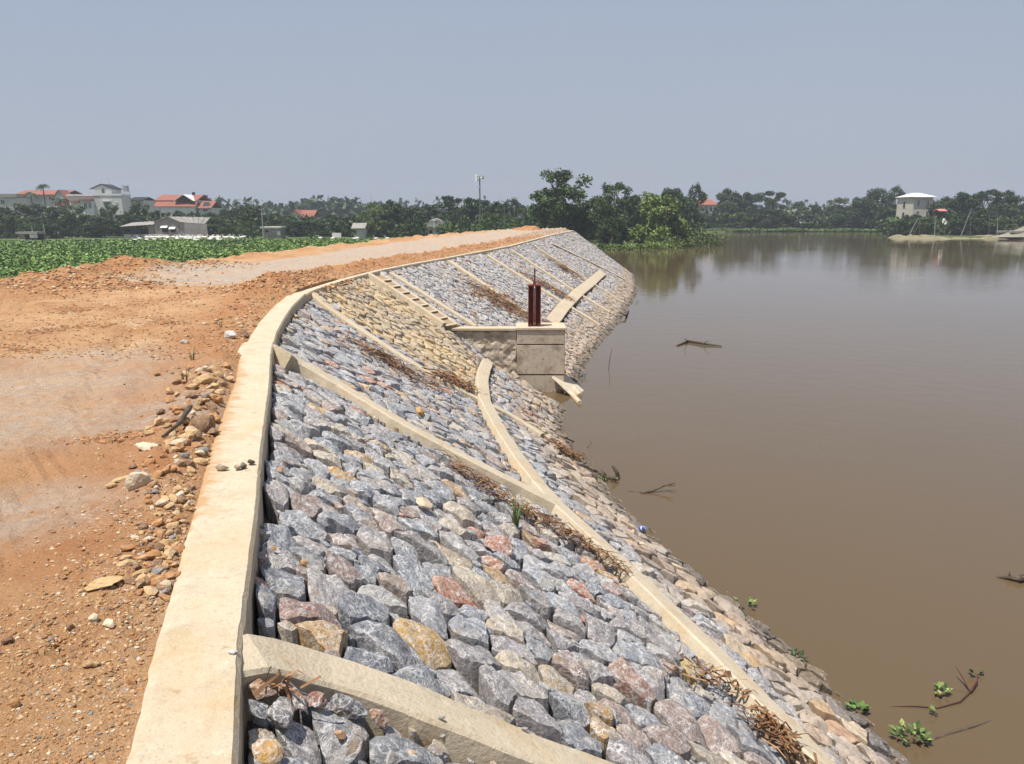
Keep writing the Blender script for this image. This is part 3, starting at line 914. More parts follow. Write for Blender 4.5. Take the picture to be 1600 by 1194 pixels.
def stone_tone(x, y, z):
    k = rs.random()
    if k < 0.74: c = rs.choice(GREYS)
    elif k < 0.85: c = (0.30, 0.215, 0.18)
    elif k < 0.93: c = (0.46, 0.38, 0.28)
    elif k < 0.98: c = (0.44, 0.27, 0.11)
    else: c = (0.42, 0.17, 0.09)
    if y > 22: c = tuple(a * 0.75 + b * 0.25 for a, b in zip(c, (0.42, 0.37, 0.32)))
    sil = sstep(-2.35, -2.72, z + 0.12 * nz(x, y, 0, 1.2)) if False else 1 - sstep(-2.72, -2.35, z + 0.15 * nz(x, y, 0, 1.2))
    sil *= 0.72 + 0.5 * nz(x, y, 9, 1.1)
    c = tuple(a * (1 - sil) + b * sil for a, b in zip(c, (0.43, 0.335, 0.245)))
    wet = 1 - sstep(-3.13, -2.98, z + 0.03 * nz(x, y, 0, 2.5))
    c = tuple(a * (1 - 0.6 * wet) for a in c)
    if inpoly(x, y, YEL):
        k_ = min(0.85, max(0.25, 0.68 + 0.45 * nz(x, y, 5, 0.9))); c = tuple(a * (1 - k_) + b * k_ for a, b in zip(c, (0.56, 0.415, 0.225)))
    g = rs.uniform(0.85, 1.15)
    return (c[0] * g, c[1] * g, c[2] * g, 1.001 + rs.random() * 0.5)


def make_stone(poly, zb, nrm, near, big):
    """angular block: plan polygon, top cut by tilted planes; returns verts, faces"""
    cx = sum(p.x for p in poly) / len(poly); cy = sum(p.y for p in poly) / len(poly)
    c = Vector((cx, cy))
    rad = sum((p - c).length for p in poly) / len(poly)
    na = 24 if near else 10
    rr = [0.0, 0.22, 0.42, 0.6, 0.76, 0.89, 1.0] if near else [0.0, 0.55, 0.86, 1.0]
    hgt = rad * rs.uniform(0.20, 0.46)
    if near and rad > 0.16: hgt = min(hgt, 0.085)
    planes = [(rs.uniform(-.22, .22), rs.uniform(-.22, .22), hgt)]
    for _ in range(rs.randint(3, 6)):
        an = rs.uniform(0, 6.283); s_ = rs.uniform(0.35, 1.1); o_ = rs.uniform(0.30, 0.85) * rad
        planes.append((-math.cos(an) * s_, -math.sin(an) * s_, hgt + s_ * o_))
    # boundary radius per angle, corners kept crisp
    a0 = rs.uniform(0, 0.4)
    bnd = []
    mpoly = len(poly)
    for k in range(na):
        an = a0 + 2 * math.pi * k / na
        dx, dy = math.cos(an), math.sin(an)
        best = rad
        for i in range(mpoly):
            p, q = poly[i] - c, poly[(i + 1) % mpoly] - c
            ex, ey = q.x - p.x, q.y - p.y
            den = dx * ey - dy * ex
            if abs(den) < 1e-9: continue
            t = (p.x * ey - p.y * ex) / den
            u = (p.x * dy - p.y * dx) / den
            if t > 0 and -1e-6 <= u <= 1 + 1e-6: best = t; break
        bnd.append(min(best, rad * 1.7) * rs.uniform(0.91, 1.02))
    sdx = rs.uniform(0, 100)
    zx, zy = -nrm.x / nrm.z, -nrm.y / nrm.z          # slope gradient
    vs = []
    amp = rad * 0.10 if near else rad * 0.08

    def P(r_, k, low=None):
        an = a0 + 2 * math.pi * k / na
        x, y = math.cos(an) * bnd[k] * r_, math.sin(an) * bnd[k] * r_
        if low is None:
            z = min(a * x + b * y + h for a, b, h in planes)
            z += amp * noise.noise(Vector((x * 9 / (rad * 4) + sdx, y * 9 / (rad * 4), 0)))
            if near:
                w3 = Vector((x * 11 + sdx, y * 11, 3.3))
                z += 0.017 * noise.fractal(w3, 1.0, 2.1, 3) + 0.013 * (abs(noise.noise(w3 * 2.3)) - 0.25)
            z -= hgt * (0.16 if near else 0.08) * r_ ** 6
            z = max(z, -0.05)
        else: z = low
        return (cx + x, cy + y, zb + zx * x + zy * y + z)
    vs.append(P(0, 0))
    for r_ in rr[1:]:
        for k in range(na): vs.append(P(r_ * (rs.uniform(0.95, 1.0) if r_ == 1 else rs.uniform(0.93, 1.07)), k))
    for k in range(na): vs.append(P(0.97, k, -0.16))
    fs = [(0, 1 + k, 1 + (k + 1) % na) for k in range(na)]
    for r_ in range(len(rr) - 1):
        o_ = 1 + r_ * na
        for k in range(na):
            fs.append((o_ + k, o_ + na + k, o_ + na + (k + 1) % na, o_ + (k + 1) % na))
    return vs, fs


stones = []
for vi, p in enumerate(dv):
    if len(inc[vi]) < 3: continue
    cell_ = [cc[t] for t in inc[vi] if cc[t] is not None]
    if len(cell_) < 3 or any((q - p).length > 0.6 for q in cell_): continue
    h = slope(p.x, p.y)
    if h is None or h[0].z < ZW - 0.45: continue
    cell_.sort(key=lambda q: math.atan2(q.y - p.y, q.x - p.x))
    ok = True; lowb = 0.0
    for (a, b) in FOOT:
        if a[0] - 0.05 < p.x < b[0] + 0.05 and a[1] - 0.05 < p.y < b[1] + 0.05: ok = False
    if not ok: continue
    for bi in BG.get((int(p.x // 1), int(p.y // 1)), ()):
        a, b, hw = BEAMS[bi]
        d = seg_d(p, a, b)
        if d < hw + 0.03: ok = False; break
        if d < hw + 0.22: lowb = 0.03
        if d < hw + 0.45:
            ab = (b - a).normalized(); nn_ = Vector((-ab.y, ab.x))
            if (p - a).dot(nn_) < 0: nn_ = -nn_
            t = (p - a).dot(ab)
            if -0.3 < t < (b - a).length + 0.3:
                cell_ = clip(cell_, a + nn_ * (hw + 0.005), nn_)
                if len(cell_) < 3: ok = False; break
    if not ok: continue
    # coping edge
    for i in range(len(edge_line) - 1):
        a, b = edge_line[i], edge_line[i + 1]
        if abs(a.y - p.y) > 1.5: continue
        ab = (b - a).normalized(); nn_ = Vector((ab.y, -ab.x))
        t = (p - a).dot(ab)
        if -0.1 < t < (b - a).length + 0.1 and (p - a).dot(nn_) < 0.7:
            cell_ = clip(cell_, a + nn_ * 0.012, nn_)
            if len(cell_) < 3: ok = False; break
    if not ok: continue
    c = Vector((sum(q.x for q in cell_) / len(cell_), sum(q.y for q in cell_) / len(cell_)))
    ar = 0.5 * abs(sum(cell_[i - 1].x * cell_[i].y - cell_[i].x * cell_[i - 1].y for i in range(len(cell_))))
    if ar < 0.006: continue
    gap = 0.995
    cell_ = [c + (q - c) * (gap - 0.007 / max(0.05, math.sqrt(ar))) for q in cell_]
    pr = proj(h[0])
    vis = pr is not None and -60 < pr[0] < 1660 and -40 < pr[1] < 1260
    stones.append((cell_, h[0] - Vector((0, 0, lowb)), h[1], ar, pr[2] if pr else 99, vis))
order = sorted([i for i, s_ in enumerate(stones) if s_[5]], key=lambda i: -stones[i][3] / stones[i][4] ** 2)
top300 = set(order[:296])
SPECIAL = {}
for (px, py, c) in ((655, 1000, (0.50, 0.27, 0.06)), (690, 1020, (0.48, 0.29, 0.09)), (440, 955, (0.30, 0.18, 0.15)), (590, 912, (0.40, 0.31, 0.25)), (560, 690, (0.46, 0.27, 0.10)), (505, 640, (0.5, 0.34, 0.15)),
                    (905, 912, (0.40, 0.15, 0.08)), (1080, 1060, (0.44, 0.33, 0.12)), (865, 1075, (0.46, 0.36, 0.24)), (960, 1050, (0.34, 0.19, 0.13)), (945, 860, (0.4, 0.2, 0.1)), (700, 870, (0.42, 0.32, 0.2))):
    best = min(top300, key=lambda i: (proj(stones[i][1])[0] - px) ** 2 + (proj(stones[i][1])[1] - py) ** 2)
    SPECIAL[best] = (*c, 1.3)
bulk = MB(); silt = MB()
for i, (pl, hp, nr, ar, dep, vis) in enumerate(stones):
    if not vis and dep > 30: continue
    near = dep < 9 and vis
    zb = hp.z + rs.uniform(-0.030, 0.022)
    c = Vector((sum(q.x for q in pl) / len(pl), sum(q.y for q in pl) / len(pl)))
    hh = slope(c.x, c.y)
    if hh: zb += min(0, hh[0].z - hp.z)
    if inpoly(hp.x, hp.y, YEL): zb -= 0.025
    vs, fs = make_stone(pl, zb - 0.03, nr, near, i in top300)
    tone = stone_tone(hp.x, hp.y, hp.z)
    if i in SPECIAL: tone = SPECIAL[i]
    if i in top300:
        m_ = MB(); m_.cur = tone
        org = Vector((c.x, c.y, zb))
        m_.add([(a - org.x, b - org.y, d - org.z) for a, b, d in vs], fs)
        o = m_.build('stone', M_rock if (hp.z < -2.52 or inpoly(hp.x, hp.y, YEL)) else M_stone, revet)
        o.location = org
    else:
        tg = silt if (hp.z + 0.15 * nz(hp.x, hp.y, 0, 1.2) < -2.5 or inpoly(hp.x, hp.y, YEL)) else bulk
        tg.cur = tone
        tg.add(vs, fs)
# small stones packed along both sides of every strip
for (a, b, hw) in BEAMS:
    if min(a.y, b.y) > 24 or hw < 0.1: continue
    ab = (b - a); L_ = ab.length
    if L_ < 0.05: continue
    ab.normalize(); nn_ = Vector((-ab.y, ab.x))
    for _ in range(int(L_ * 22)):
        r = rs.uniform(0.02, 0.055) * (0.7 if a.y > 12 else 1)
        q = a + ab * rs.uniform(0, L_) + nn_ * rs.choice((-1, 1)) * (hw + r * rs.uniform(0.8, 2.0))
        h = slope(q.x, q.y)
        if not h or h[0].z < ZW: continue
        if any(seg_d(q, BEAMS[bi][0], BEAMS[bi][1]) < BEAMS[bi][2] + r * 0.6 for bi in BG.get((int(q.x // 1), int(q.y // 1)), ())): continue
        tri_ = [Vector((q.x + r * rs.uniform(.7, 1.25) * math.cos(k * 1.257), q.y + r * rs.uniform(.7, 1.25) * math.sin(k * 1.257))) for k in range(5)]
        vs, fs = make_stone(tri_, h[0].z + rs.uniform(-0.035, 0.012), h[1], False, False)
        bulk.cur = stone_tone(q.x, q.y, h[0].z)
        bulk.add(vs, fs)
# wedged chips between the blocks
for _ in range(8500):
    i = rs.randrange(len(stones))
    pl, hp, nr, ar, dep, vis = stones[i]
    if not vis or (dep > 14 and rs.random() < 0.6): continue
    q = rs.choice(pl)
    h = slope(q.x, q.y)
    if not h or h[0].z < ZW: continue
    bad = any(seg_d(Vector((q.x, q.y)), BEAMS[bi][0], BEAMS[bi][1]) < BEAMS[bi][2] + 0.02 for bi in BG.get((int(q.x // 1), int(q.y // 1)), ()))
    if bad: continue
    r = rs.uniform(0.02, 0.06)
    tri_ = [Vector((q.x + r * rs.uniform(.7, 1.2) * math.cos(k * 1.257), q.y + r * rs.uniform(.7, 1.2) * math.sin(k * 1.257))) for k in range(5)]
    vs, fs = make_stone(tri_, h[0].z + rs.uniform(-0.05, 0.0), h[1], False, False)
    bulk.cur = stone_tone(q.x, q.y, h[0].z)
    bulk.add(vs, fs)
tag(bulk.build('packed_stones', M_stone, revet), kind='stuff')
tag(silt.build('silted_stones', M_rock, revet), kind='stuff')

# ------------------------------------------------------------------ loose rocks
def rock_mb(rx, ry, rz_, seed, sub=2):
    bm = bmesh.new()
    bmesh.ops.create_icosphere(bm, subdivisions=sub, radius=1)
    rr_ = random.Random(seed)
    pl = [(Vector((rr_.gauss(0, 1), rr_.gauss(0, 1), rr_.gauss(0, 1))).normalized(), rr_.uniform(0.45, 0.82)) for _ in range(13)]
    for v in bm.verts:
        d = v.co.copy()
        s_ = 1.0
        for n_, o_ in pl:
            k = d.dot(n_)
            if k > o_: s_ = min(s_, o_ / k)
        d *= s_ * (1 + 0.10 * noise.noise(d * 2.4 + Vector((seed, 0, 0))))
        v.co = Vector((d.x * rx, d.y * ry, d.z * rz_))
    bm.verts.index_update()
    m = MB(); m.v = [tuple(v.co) for v in bm.verts]; m.f = [tuple(v.index for v in f.verts) for f in bm.faces]
    bm.free()
    return m


TAN = (0.50, 0.33, 0.17); ORN = (0.42, 0.215, 0.09); PALE = (0.60, 0.49, 0.35); GRY = (0.25, 0.235, 0.225); BRN = (0.26, 0.155, 0.09); WHI = (0.50, 0.48, 0.45)


def px_m(px, z):          # metres per photo pixel there
    p = proj(at_z(*px, z)); return p[2] / F


named = [  # px centre, width px, height px, colour, label
    ((222, 770), 38, 42, PALE, 'pale cream boulder standing on the bare dirt left of the coping'),
    ((190, 752), 30, 16, TAN, 'flat tan rock just left of the pale boulder'),
    ((320, 608), 46, 22, TAN, 'wide tan slab at the top of the rubble beside the coping'),
    ((322, 672), 46, 44, BRN, 'large brown boulder in the rubble heap beside the coping'),
    ((286, 700), 20, 16, TAN, 'squat tan rock beside the large brown boulder'),
    ((254, 667), 24, 16, TAN, 'tan rock with a pale top on the dirt beside the dark chips'),
    ((232, 710), 40, 10, PALE, 'thin pale flagstone lying flat in the dirt'),
    ((226, 870), 26, 18, ORN, 'brown wedge shaped rock beside the coping near the bottom of the heap'),
    ((197, 884), 30, 14, TAN, 'long tan rock left of the brown wedge rock'),
    ((165, 914), 62, 16, (0.55, 0.37, 0.18), 'buried flat yellow tan rock showing as a strip in the dirt'),
    ((170, 975), 22, 26, PALE, 'upright pale rock in a small cluster on the dirt'),
    ((145, 968), 20, 16, PALE, 'pale rock left in the small cluster on the dirt'),
    ((110, 982), 18, 15, BRN, 'lone brown rock left of the pale cluster'),
    ((200, 862), 24, 14, ORN, 'orange brown rock touching the brown wedge rock'),
    ((360, 528), 28, 18, WHI, 'white grey rock beside the coping at the far bend'),
    ((382, 524), 22, 20, BRN, 'dark brown rock against the coping at the far bend'),
    ((287, 533), 14, 12, WHI, 'small white rock alone on the dirt before the far bend'),
    ((292, 765), 26, 18, BRN, 'brown rock touching the coping at the middle of the heap'),
    ((215, 745), 18, 8, GRY, 'grey chip behind the pale boulder'),
    ((270, 745), 18, 12, ORN, 'orange rock between the heap and the coping'),
    ((12, 998), 26, 20, BRN, 'dark brown rock at the left edge of the picture'),
    ((205, 1050), 16, 13, ORN, 'small orange brown rock on the gravel near the bottom'),
    ((22, 1090), 18, 12, ORN, 'flat orange rock low at the left edge'),
    ((140, 1028), 26, 12, TAN, 'low tan rock on the gravel between dirt and coping'),
]


def toned(m, c):
    g = rs.uniform(0.92, 1.08); m.c = [(c[0] * g, c[1] * g, c[2] * g, 1.2)] * len(m.v); return m


for k, (px, wp, hp_, c, lab) in enumerate(named):
    p = at_z(*px, 0.02); s_ = px_m(px, 0)
    rx = wp * s_ / 2 * 1.12
    rzz = max(0.025, min(hp_ * s_ / 2, rx * 0.95)) * 0.95
    o = toned(rock_mb(rx, rx * U(0.6, 0.85), rzz, k * 3 + 1, 3), c).build('rock', M_rock)
    o.location = (p.x, p.y, ground_z(p.x, p.y) + rzz * 0.35)
    o.rotation_euler = (U(-.15, .15), U(-.15, .15), U(-0.4, 0.4))
    tag(o, lab, 'rock', 'loose rocks on the dirt beside the coping')
GRP = [('small %s rock in the loose rubble strip beside the coping' % n_, c) for n_, c in (('tan', TAN), ('orange brown', ORN), ('pale cream', PALE), ('dark brown', BRN), ('grey', GRY))]
for k in range(255):
    py = 575 + 350 * (rs.random() ** 1.15)
    # left edge of the coping at that row
    e = [(560, 372), (600, 362), (640, 345), (730, 320), (820, 290), (940, 262)]
    for (a, b), (c_, d_) in zip(e, e[1:]):
        if a <= py <= c_: ex = b + (d_ - b) * (py - a) / (c_ - a)
    px = ex - 6 - abs(rs.gauss(0, 1)) * (46 if py < 760 else 30)
    p = at_z(px, py, 0.02)
    gi = rs.choices(range(5), (5, 5.5, 1.3, 3.2, 0.7))[0]
    lab, c = GRP[gi]
    r = rs.uniform(0.022, 0.060) * (1.35 if py < 720 else 0.9)
    o = toned(rock_mb(r, r * rs.uniform(0.6, 0.9), r * rs.uniform(0.4, 0.75), 100 + k, 2), c).build('rock', M_rock)
    o.location = (p.x, p.y, ground_z(p.x, p.y) + r * 0.25)
    o.rotation_euler = (rs.uniform(-.4, .4), rs.uniform(-.4, .4), rs.uniform(0, 6))
    zn = 'near the far bend' if py < 600 else 'behind the large brown boulder' if py < 660 else 'between brown boulder and pebbles' if py < 735 else 'level with the pale boulder' if py < 800 else 'by the brown wedge rock' if py < 880 else 'at the lower end'
    lab = lab.replace('small', 'tiny' if r < 0.034 else 'small' if r < 0.052 else 'fist sized').replace('in the loose rubble strip beside the coping', ('touching' if ex - px < 28 else 'out from') + ' the coping, ' + zn)
    tag(o, lab, 'rock', 'small %s rubble rocks beside the coping' % GRP[gi][0].split('small ')[1].split(' rock')[0])
by_label = {}
for o in list(bpy.data.objects):
    if o.parent is None and o.get('category') == 'rock': by_label.setdefault(o['label'], []).append(o)
ORD = ['farthest', 'second farthest', 'third farthest', 'fourth farthest', 'fifth farthest', 'sixth farthest', 'seventh farthest', 'eighth farthest', 'ninth farthest', 'tenth farthest', 'eleventh farthest', 'twelfth farthest']
for lab, os_ in by_label.items():
    if len(os_) > 1:
        for k, o in enumerate(sorted(os_, key=lambda o: -o.location.y)): o['label'] = '%s %s' % (ORD[min(k, 11)], lab)
# rounded pebbles lying on the coping
for (px, wp, c, lab) in (((348, 733), 24, (0.38, 0.30, 0.21), 'long pale brown pebble lying on the coping'), ((372, 733), 13, (0.32, 0.25, 0.17), 'middle brown pebble in the row on the coping'),
                         ((380, 731), 13, (0.13, 0.11, 0.085), 'round dark pebble in the row on the coping'), ((392, 724), 17, (0.12, 0.10, 0.08), 'dark oval pebble nearest the outer edge of the coping')):
    p = at_z(*px, 0.01); s_ = px_m(px, 0)
    r = wp * s_ / 2
    m_ = rock_mb(r, 0.028, 0.024, int(px[0]), 3); o = toned(m_, c).build('pebble', M_rock, smooth=True)
    o.location = (p.x, p.y, 0.022); o.rotation_euler[2] = U(-.2, .4)
    tag(o, lab, 'pebble', 'pebbles lying on the coping')
# odd stones on the slope
for (px, wp, c, lab) in (((610, 1118), 36, (0.40, 0.20, 0.09), 'rusty orange lump wedged under the near rib'), ((525, 1156), 28, (0.50, 0.30, 0.16), 'small round tan stone on the lowest near blocks'),
                         ((408, 1186), 66, (0.55, 0.33, 0.12), 'yellow ochre block at the foot of the coping in the bottom corner'), ((682, 1148), 36, (0.60, 0.60, 0.60), 'whitish faceted stone leaning on the near rib'),
                         ((638, 1186), 26, (0.50, 0.36, 0.25), 'rounded pinkish tan stone at the bottom edge'), ((440, 1060), 44, (0.36, 0.19, 0.09), 'orange brown stone lodged beside the rib start'),
                         ((425, 862), 12, (0.36, 0.20, 0.1), 'small brown chip beside the coping edge'), ((472, 885), 20, (0.42, 0.25, 0.12), 'small ochre stone on the grey blocks near the coping'),
                         ((436, 738), 16, (0.40, 0.22, 0.12), 'small orange brown stone beside the coping, below the pebbles'), ((658, 790), 34, PALE, 'pale cream stone standing on the blocks in mid slope'),
                         ((1030, 1056), 18, (0.50, 0.30, 0.10), 'small yellow ochre stone among grey blocks'), ((912, 973), 22, (0.36, 0.19, 0.12), 'reddish brown stone perched on the blocks'),
                         ((775, 858), 66, (0.34, 0.14, 0.085), 'large brick red block on the slope'), ((842, 854), 36, (0.36, 0.15, 0.08), 'smaller brick red block right of the large red one'),
                         ((655, 648), 24, (0.50, 0.30, 0.11), 'orange block touching the upper side of the second rib')):
    q = on_slope(*px); h = slope(q.x, q.y)
    s_ = proj(q)[2] / F; r = wp * s_ / 2
    o = toned(rock_mb(r, r * 0.75, r * 0.5, int(px[0] * 1.7), 3), c).build('stone', M_stone if wp > 34 and c != PALE else M_rock)
    o.location = q + h[1] * (r * 0.15 + 0.02); o.rotation_euler = (U(-.3, .3), 0.5, U(-.8, .2))
    tag(o, lab, 'stone', 'odd coloured stones lying on the revetment')

# broken pieces packed under the upper end of the near rib
for (px, wp, c, lab) in (((402, 1094), 56, (0.36, 0.20, 0.10), 'brown broken stone set in the side of the near rib at the coping'), ((446, 1102), 60, (0.30, 0.15, 0.09), 'reddish brown block under the upper end of the near rib'),
                         ((492, 1110), 42, (0.32, 0.14, 0.10), 'small red stone below the near rib'), ((536, 1120), 64, (0.12, 0.12, 0.13), 'dark grey white veined stone under the near rib'),
                         ((396, 1124), 50, (0.16, 0.16, 0.18), 'dark stone in the corner between coping and near rib'), ((430, 1136), 70, (0.20, 0.18, 0.18), 'flat dark grey stone below the corner of coping and rib'),
                         ((588, 1136), 40, (0.30, 0.16, 0.09), 'small brown stone beside the rusty orange lump'), ((655, 1120), 32, (0.22, 0.22, 0.23), 'grey chip between the rib and the lowest blocks')):
    q = on_slope(*px); h = slope(q.x, q.y)
    s_ = proj(q)[2] / F; r = wp * s_ / 2
    o = toned(rock_mb(r * 1.1, r * 0.8, r * 0.7, int(px[0] * 2.3), 3), c).build('stone', M_stone)
    o.location = q + h[1] * (r * 0.35 + 0.02); o.rotation_euler = (U(-.3, .3), 0.4, U(-.8, .2))
    tag(o, lab, 'stone', 'broken stones under the near rib')
# gravel strewn over the dirt
PEB = []
for s_ in range(10):
    m_ = rock_mb(1, rs.uniform(0.6, .95), rs.uniform(0.45, .7), 400 + s_, 1); PEB.append((m_.v, m_.f))
gm = MB()
cnt = 0


def pebble(x, y, z, r, c):
    v, f = rs.choice(PEB)
    a = rs.uniform(0, 6.283); ca, sa_ = math.cos(a) * r, math.sin(a) * r
    b = rs.uniform(-.3, .3)
    g = rs.uniform(0.85, 1.15)
    gm.cur = (c[0] * g, c[1] * g, c[2] * g, 1.3)
    gm.add([(x + p[0] * ca - p[1] * sa_, y + p[0] * sa_ + p[1] * ca, z + p[2] * r + b * p[0] * r) for p in v], f)


for _ in range(60000):
    py = 470 + 760 * rs.random() ** 0.9
    px = rs.uniform(-30, 440)
    p = at_z(px, py, 0)
    if p.y < 1.3 or p.y > 16: continue
    k = 0.45 + fbm(p.x, p.y, 31, 0.9)
    # distance to the coping's inner edge in plan
    xe = None
    for i in range(0, len(cop) - 1, 3):
        if cop[i].y <= p.y <= cop[min(i + 3, len(cop) - 1)].y: xe = cop[i].x; break
    if xe is None: continue
    u = xe - 0.38 - p.x
    if u < 0.0: continue
    near = math.exp(-u / 0.45)
    bottom = sstep(3.6, 2.2, p.y) if False else 1 - sstep(2.2, 3.6, p.y)
    dens = 0.02 + 0.34 * near * max(0.2, 0.3 + k) + 0.30 * bottom * max(0.15, k + 0.15) + 0.10 * max(0, k - 0.45) * 2
    if rs.random() > dens: continue
    r = rs.choice((0.0025, 0.003, 0.0035, 0.004, 0.005, 0.006, 0.008, 0.012)) * (1 + 0.8 * near * (1 - bottom)) * (0.85 + p.y * 0.08)
    c = rs.choices((TAN, ORN, PALE, GRY, BRN, WHI), (4, 6, 1.6, 0.7, 2, 0.2))[0]
    pebble(p.x, p.y, ground_z(p.x, p.y) + r * rs.uniform(-0.2, 0.3), r, c); cnt += 1
# clods over the mounds and the verge ridge
for _ in range(9000):
    if rs.random() < 0.55:
        mx, my, r_, h_ = rs.choice(MOUNDS)
        x, y = rs.gauss(mx, r_ * 0.8), rs.gauss(my, r_ * 0.7)
        r = rs.choice((0.015, 0.02, 0.03, 0.045, 0.07)) * rs.uniform(0.6, 1.1)
    else:
        i = rs.randrange(len(cop) - 2)
        if cop[i].y < 10: continue
        d = (cop[i + 1] - cop[i]).normalized(); nl = Vector((-d.y, d.x))
        q = cop[i] + nl * (0.36 + abs(rs.gauss(0.35, 0.4)))
        x, y = q.x, q.y
        r = rs.choice((0.015, 0.02, 0.03, 0.05)) * rs.uniform(0.6, 1.2)
    z = ground_z(x, y)
    if z < -1: continue
    pebble(x, y, z + r * 0.2, r, rs.choices((TAN, ORN, BRN, PALE), (3, 6, 2, 0.8))[0])
CL = [((-10, 452), (70, 458), (150, 474)), ((70, 490), (150, 482), (230, 470), (300, 468)), ((30, 520), (110, 512), (180, 508)), ((-10, 540), (60, 548)), ((230, 500), (290, 503)), ((100, 484), (125, 483)), ((150, 690), (190, 684), (225, 676))]
for _ in range(2600):
    ln_ = rs.choice(CL); k = rs.randrange(len(ln_) - 1); t = rs.random()
    px = ln_[k][0] + (ln_[k + 1][0] - ln_[k][0]) * t; py = ln_[k][1] + (ln_[k + 1][1] - ln_[k][1]) * t + rs.gauss(0, 2.2)
    p = at_z(px, py, 0); p.x += rs.gauss(0, 0.1)
    pebble(p.x, p.y, ground_z(p.x, p.y), rs.choice((0.012, 0.018, 0.025, 0.04)) * rs.uniform(0.6, 1.1), rs.choice((ORN, BRN, (0.34, 0.15, 0.06), (0.40, 0.19, 0.08))))
for _ in range(2500):
    px, py = rs.uniform(-20, 420), rs.uniform(432, 560)
    p = at_z(px, py, 0); z = ground_z(p.x, p.y)
    if z < -0.5: continue
    u_ = [c for c in cop if abs(c.y - p.y) < 0.1]
    if u_ and p.x > u_[0].x - 0.4: continue
    pebble(p.x, p.y, z, rs.uniform(0.012, 0.035), rs.choice((TAN, ORN, BRN)))
tag(gm.build('gravel', M_rock), 'orange and tan gravel strewn over the dirt road and heaps', 'gravel', kind='stuff')
# ------------------------------------------------------------------ trees
def leafq(m, p, size, rnd, up=0.35, asp=0.6):
    n_ = Vector((rnd.gauss(0, 1), rnd.gauss(0, 1), rnd.gauss(0, 1) + up)).normalized()
    a = n_.orthogonal().normalized()
    a = Matrix.Rotation(rnd.uniform(0, 6.283), 3, n_) @ a
    b = n_.cross(a)
    m.quad(p, a * size, b * size * asp)


def crown_mb(style, seed, greens):
    rnd = random.Random(seed)
    m = MB(); blobs = []
    if style == 'round':
        for _ in range(46):
            a = rnd.uniform(0, 6.283); h = rnd.uniform(0.14, 0.93)
            env = 0.40 * math.sin(math.pi * min(1, max(0.0, (h - 0.02) / 1.02)) ** 0.8) ** 0.6
            r = env * math.sqrt(rnd.uniform(0.15, 1))
            blobs.append((Vector((math.cos(a) * r, math.sin(a) * r, h)), rnd.uniform(0.07, 0.13)))
        n_, ls = 6000, 0.0165
    elif style == 'bush':
        for _ in range(38):
            a = rnd.uniform(0, 6.283); h = rnd.uniform(0.04, 0.86)
            env = 0.62 * (1 - (h / 1.0) ** 2.0) ** 0.5
            r = env * math.sqrt(rnd.uniform(0.1, 1))
            blobs.append((Vector((math.cos(a) * r, math.sin(a) * r, h)), rnd.uniform(0.09, 0.16)))
        n_, ls = 9000, 0.020
    elif style == 'tall':
        for _ in range(44):
            a = rnd.uniform(0, 6.283); h = rnd.uniform(0.16, 0.93)
            env = 0.10 + 0.20 * math.sin(math.pi * (h - 0.1) / 0.95)
            r = env * math.sqrt(rnd.uniform(0.05, 1)) * 1.0
            blobs.append((Vector((math.cos(a) * r, math.sin(a) * r, h)), rnd.uniform(0.05, 0.115)))
        n_, ls = 6500, 0.0125
    elif style == 'umbrella':
        for _ in range(34):
            a = rnd.uniform(0, 6.283); r = 0.48 * math.sqrt(rnd.uniform(0.02, 1))
            h = rnd.choice((0.93, 0.80, 0.66, 0.52)) - 0.25 * r + rnd.uniform(-.03, .03)
            blobs.append((Vector((math.cos(a) * r, math.sin(a) * r, h)), rnd.uniform(0.08, 0.14)))
        n_, ls = 5500, 0.0155
    elif style == 'fine':
        for _ in range(60):
            a = rnd.uniform(0, 6.283); h = rnd.uniform(0.06, 0.95)
            env = 0.44 * (1 - abs(h - 0.45) ** 2 * 2.6)
            r = max(0.05, env) * math.sqrt(rnd.uniform(0.1, 1))
            blobs.append((Vector((math.cos(a) * r, math.sin(a) * r, h)), rnd.uniform(0.06, 0.10)))
        n_, ls = 6500, 0.012
    wts = [b[1] ** 2 for b in blobs]
    tn = [rnd.uniform(0.72, 1.3) for _ in blobs]
    for _ in range(n_):
        k = rnd.choices(range(len(blobs)), wts)[0]
        c, r = blobs[k]
        d = Vector((rnd.gauss(0, 1), rnd.gauss(0, 1), rnd.gauss(0, 1))).normalized()
        q = r * rnd.uniform(0.35, 1.12)
        fl = 0.55 if style == 'umbrella' else 0.85
        p = c + Vector((d.x * q, d.y * q, d.z * q * fl))
        g = greens[0 if rnd.random() < 0.7 else 1]
        f_ = tn[k] * rnd.uniform(0.75, 1.25)
        m.cur = (g[0] * f_, g[1] * f_, g[2] * f_, 1.1)
        leafq(m, p, ls * rnd.uniform(0.6, 1.5), rnd, 0.5)
    return m, blobs


def trunk_mb(blobs, style, seed):
    rnd = random.Random(seed + 50)
    m = MB()
    top = 0.55 if style in ('round', 'bush', 'fine') else 0.8
    lean = rnd.uniform(-.04, .04)
    P = [(lean * t * t * 2 + 0.008 * math.sin(t * 9), 0.01 * math.cos(t * 7), t * top) for t in (0, .2, .4, .6, .8, 1)]
    m.tube(P, [0.026, 0.021, 0.018, 0.015, 0.011, 0.006], 7)
    for b in rnd.sample(blobs, min(11, len(blobs))):
        c = b[0]
        z0 = max(0.12, min(top * 0.9, c.z * 0.55))
        s_ = Vector((lean * (z0 / top) ** 2 * 2, 0, z0))
        mid = s_.lerp(c, 0.5) + Vector((0, 0, -0.02))
        m.tube([s_, mid, c], [0.010, 0.007, 0.003], 5)
    return m


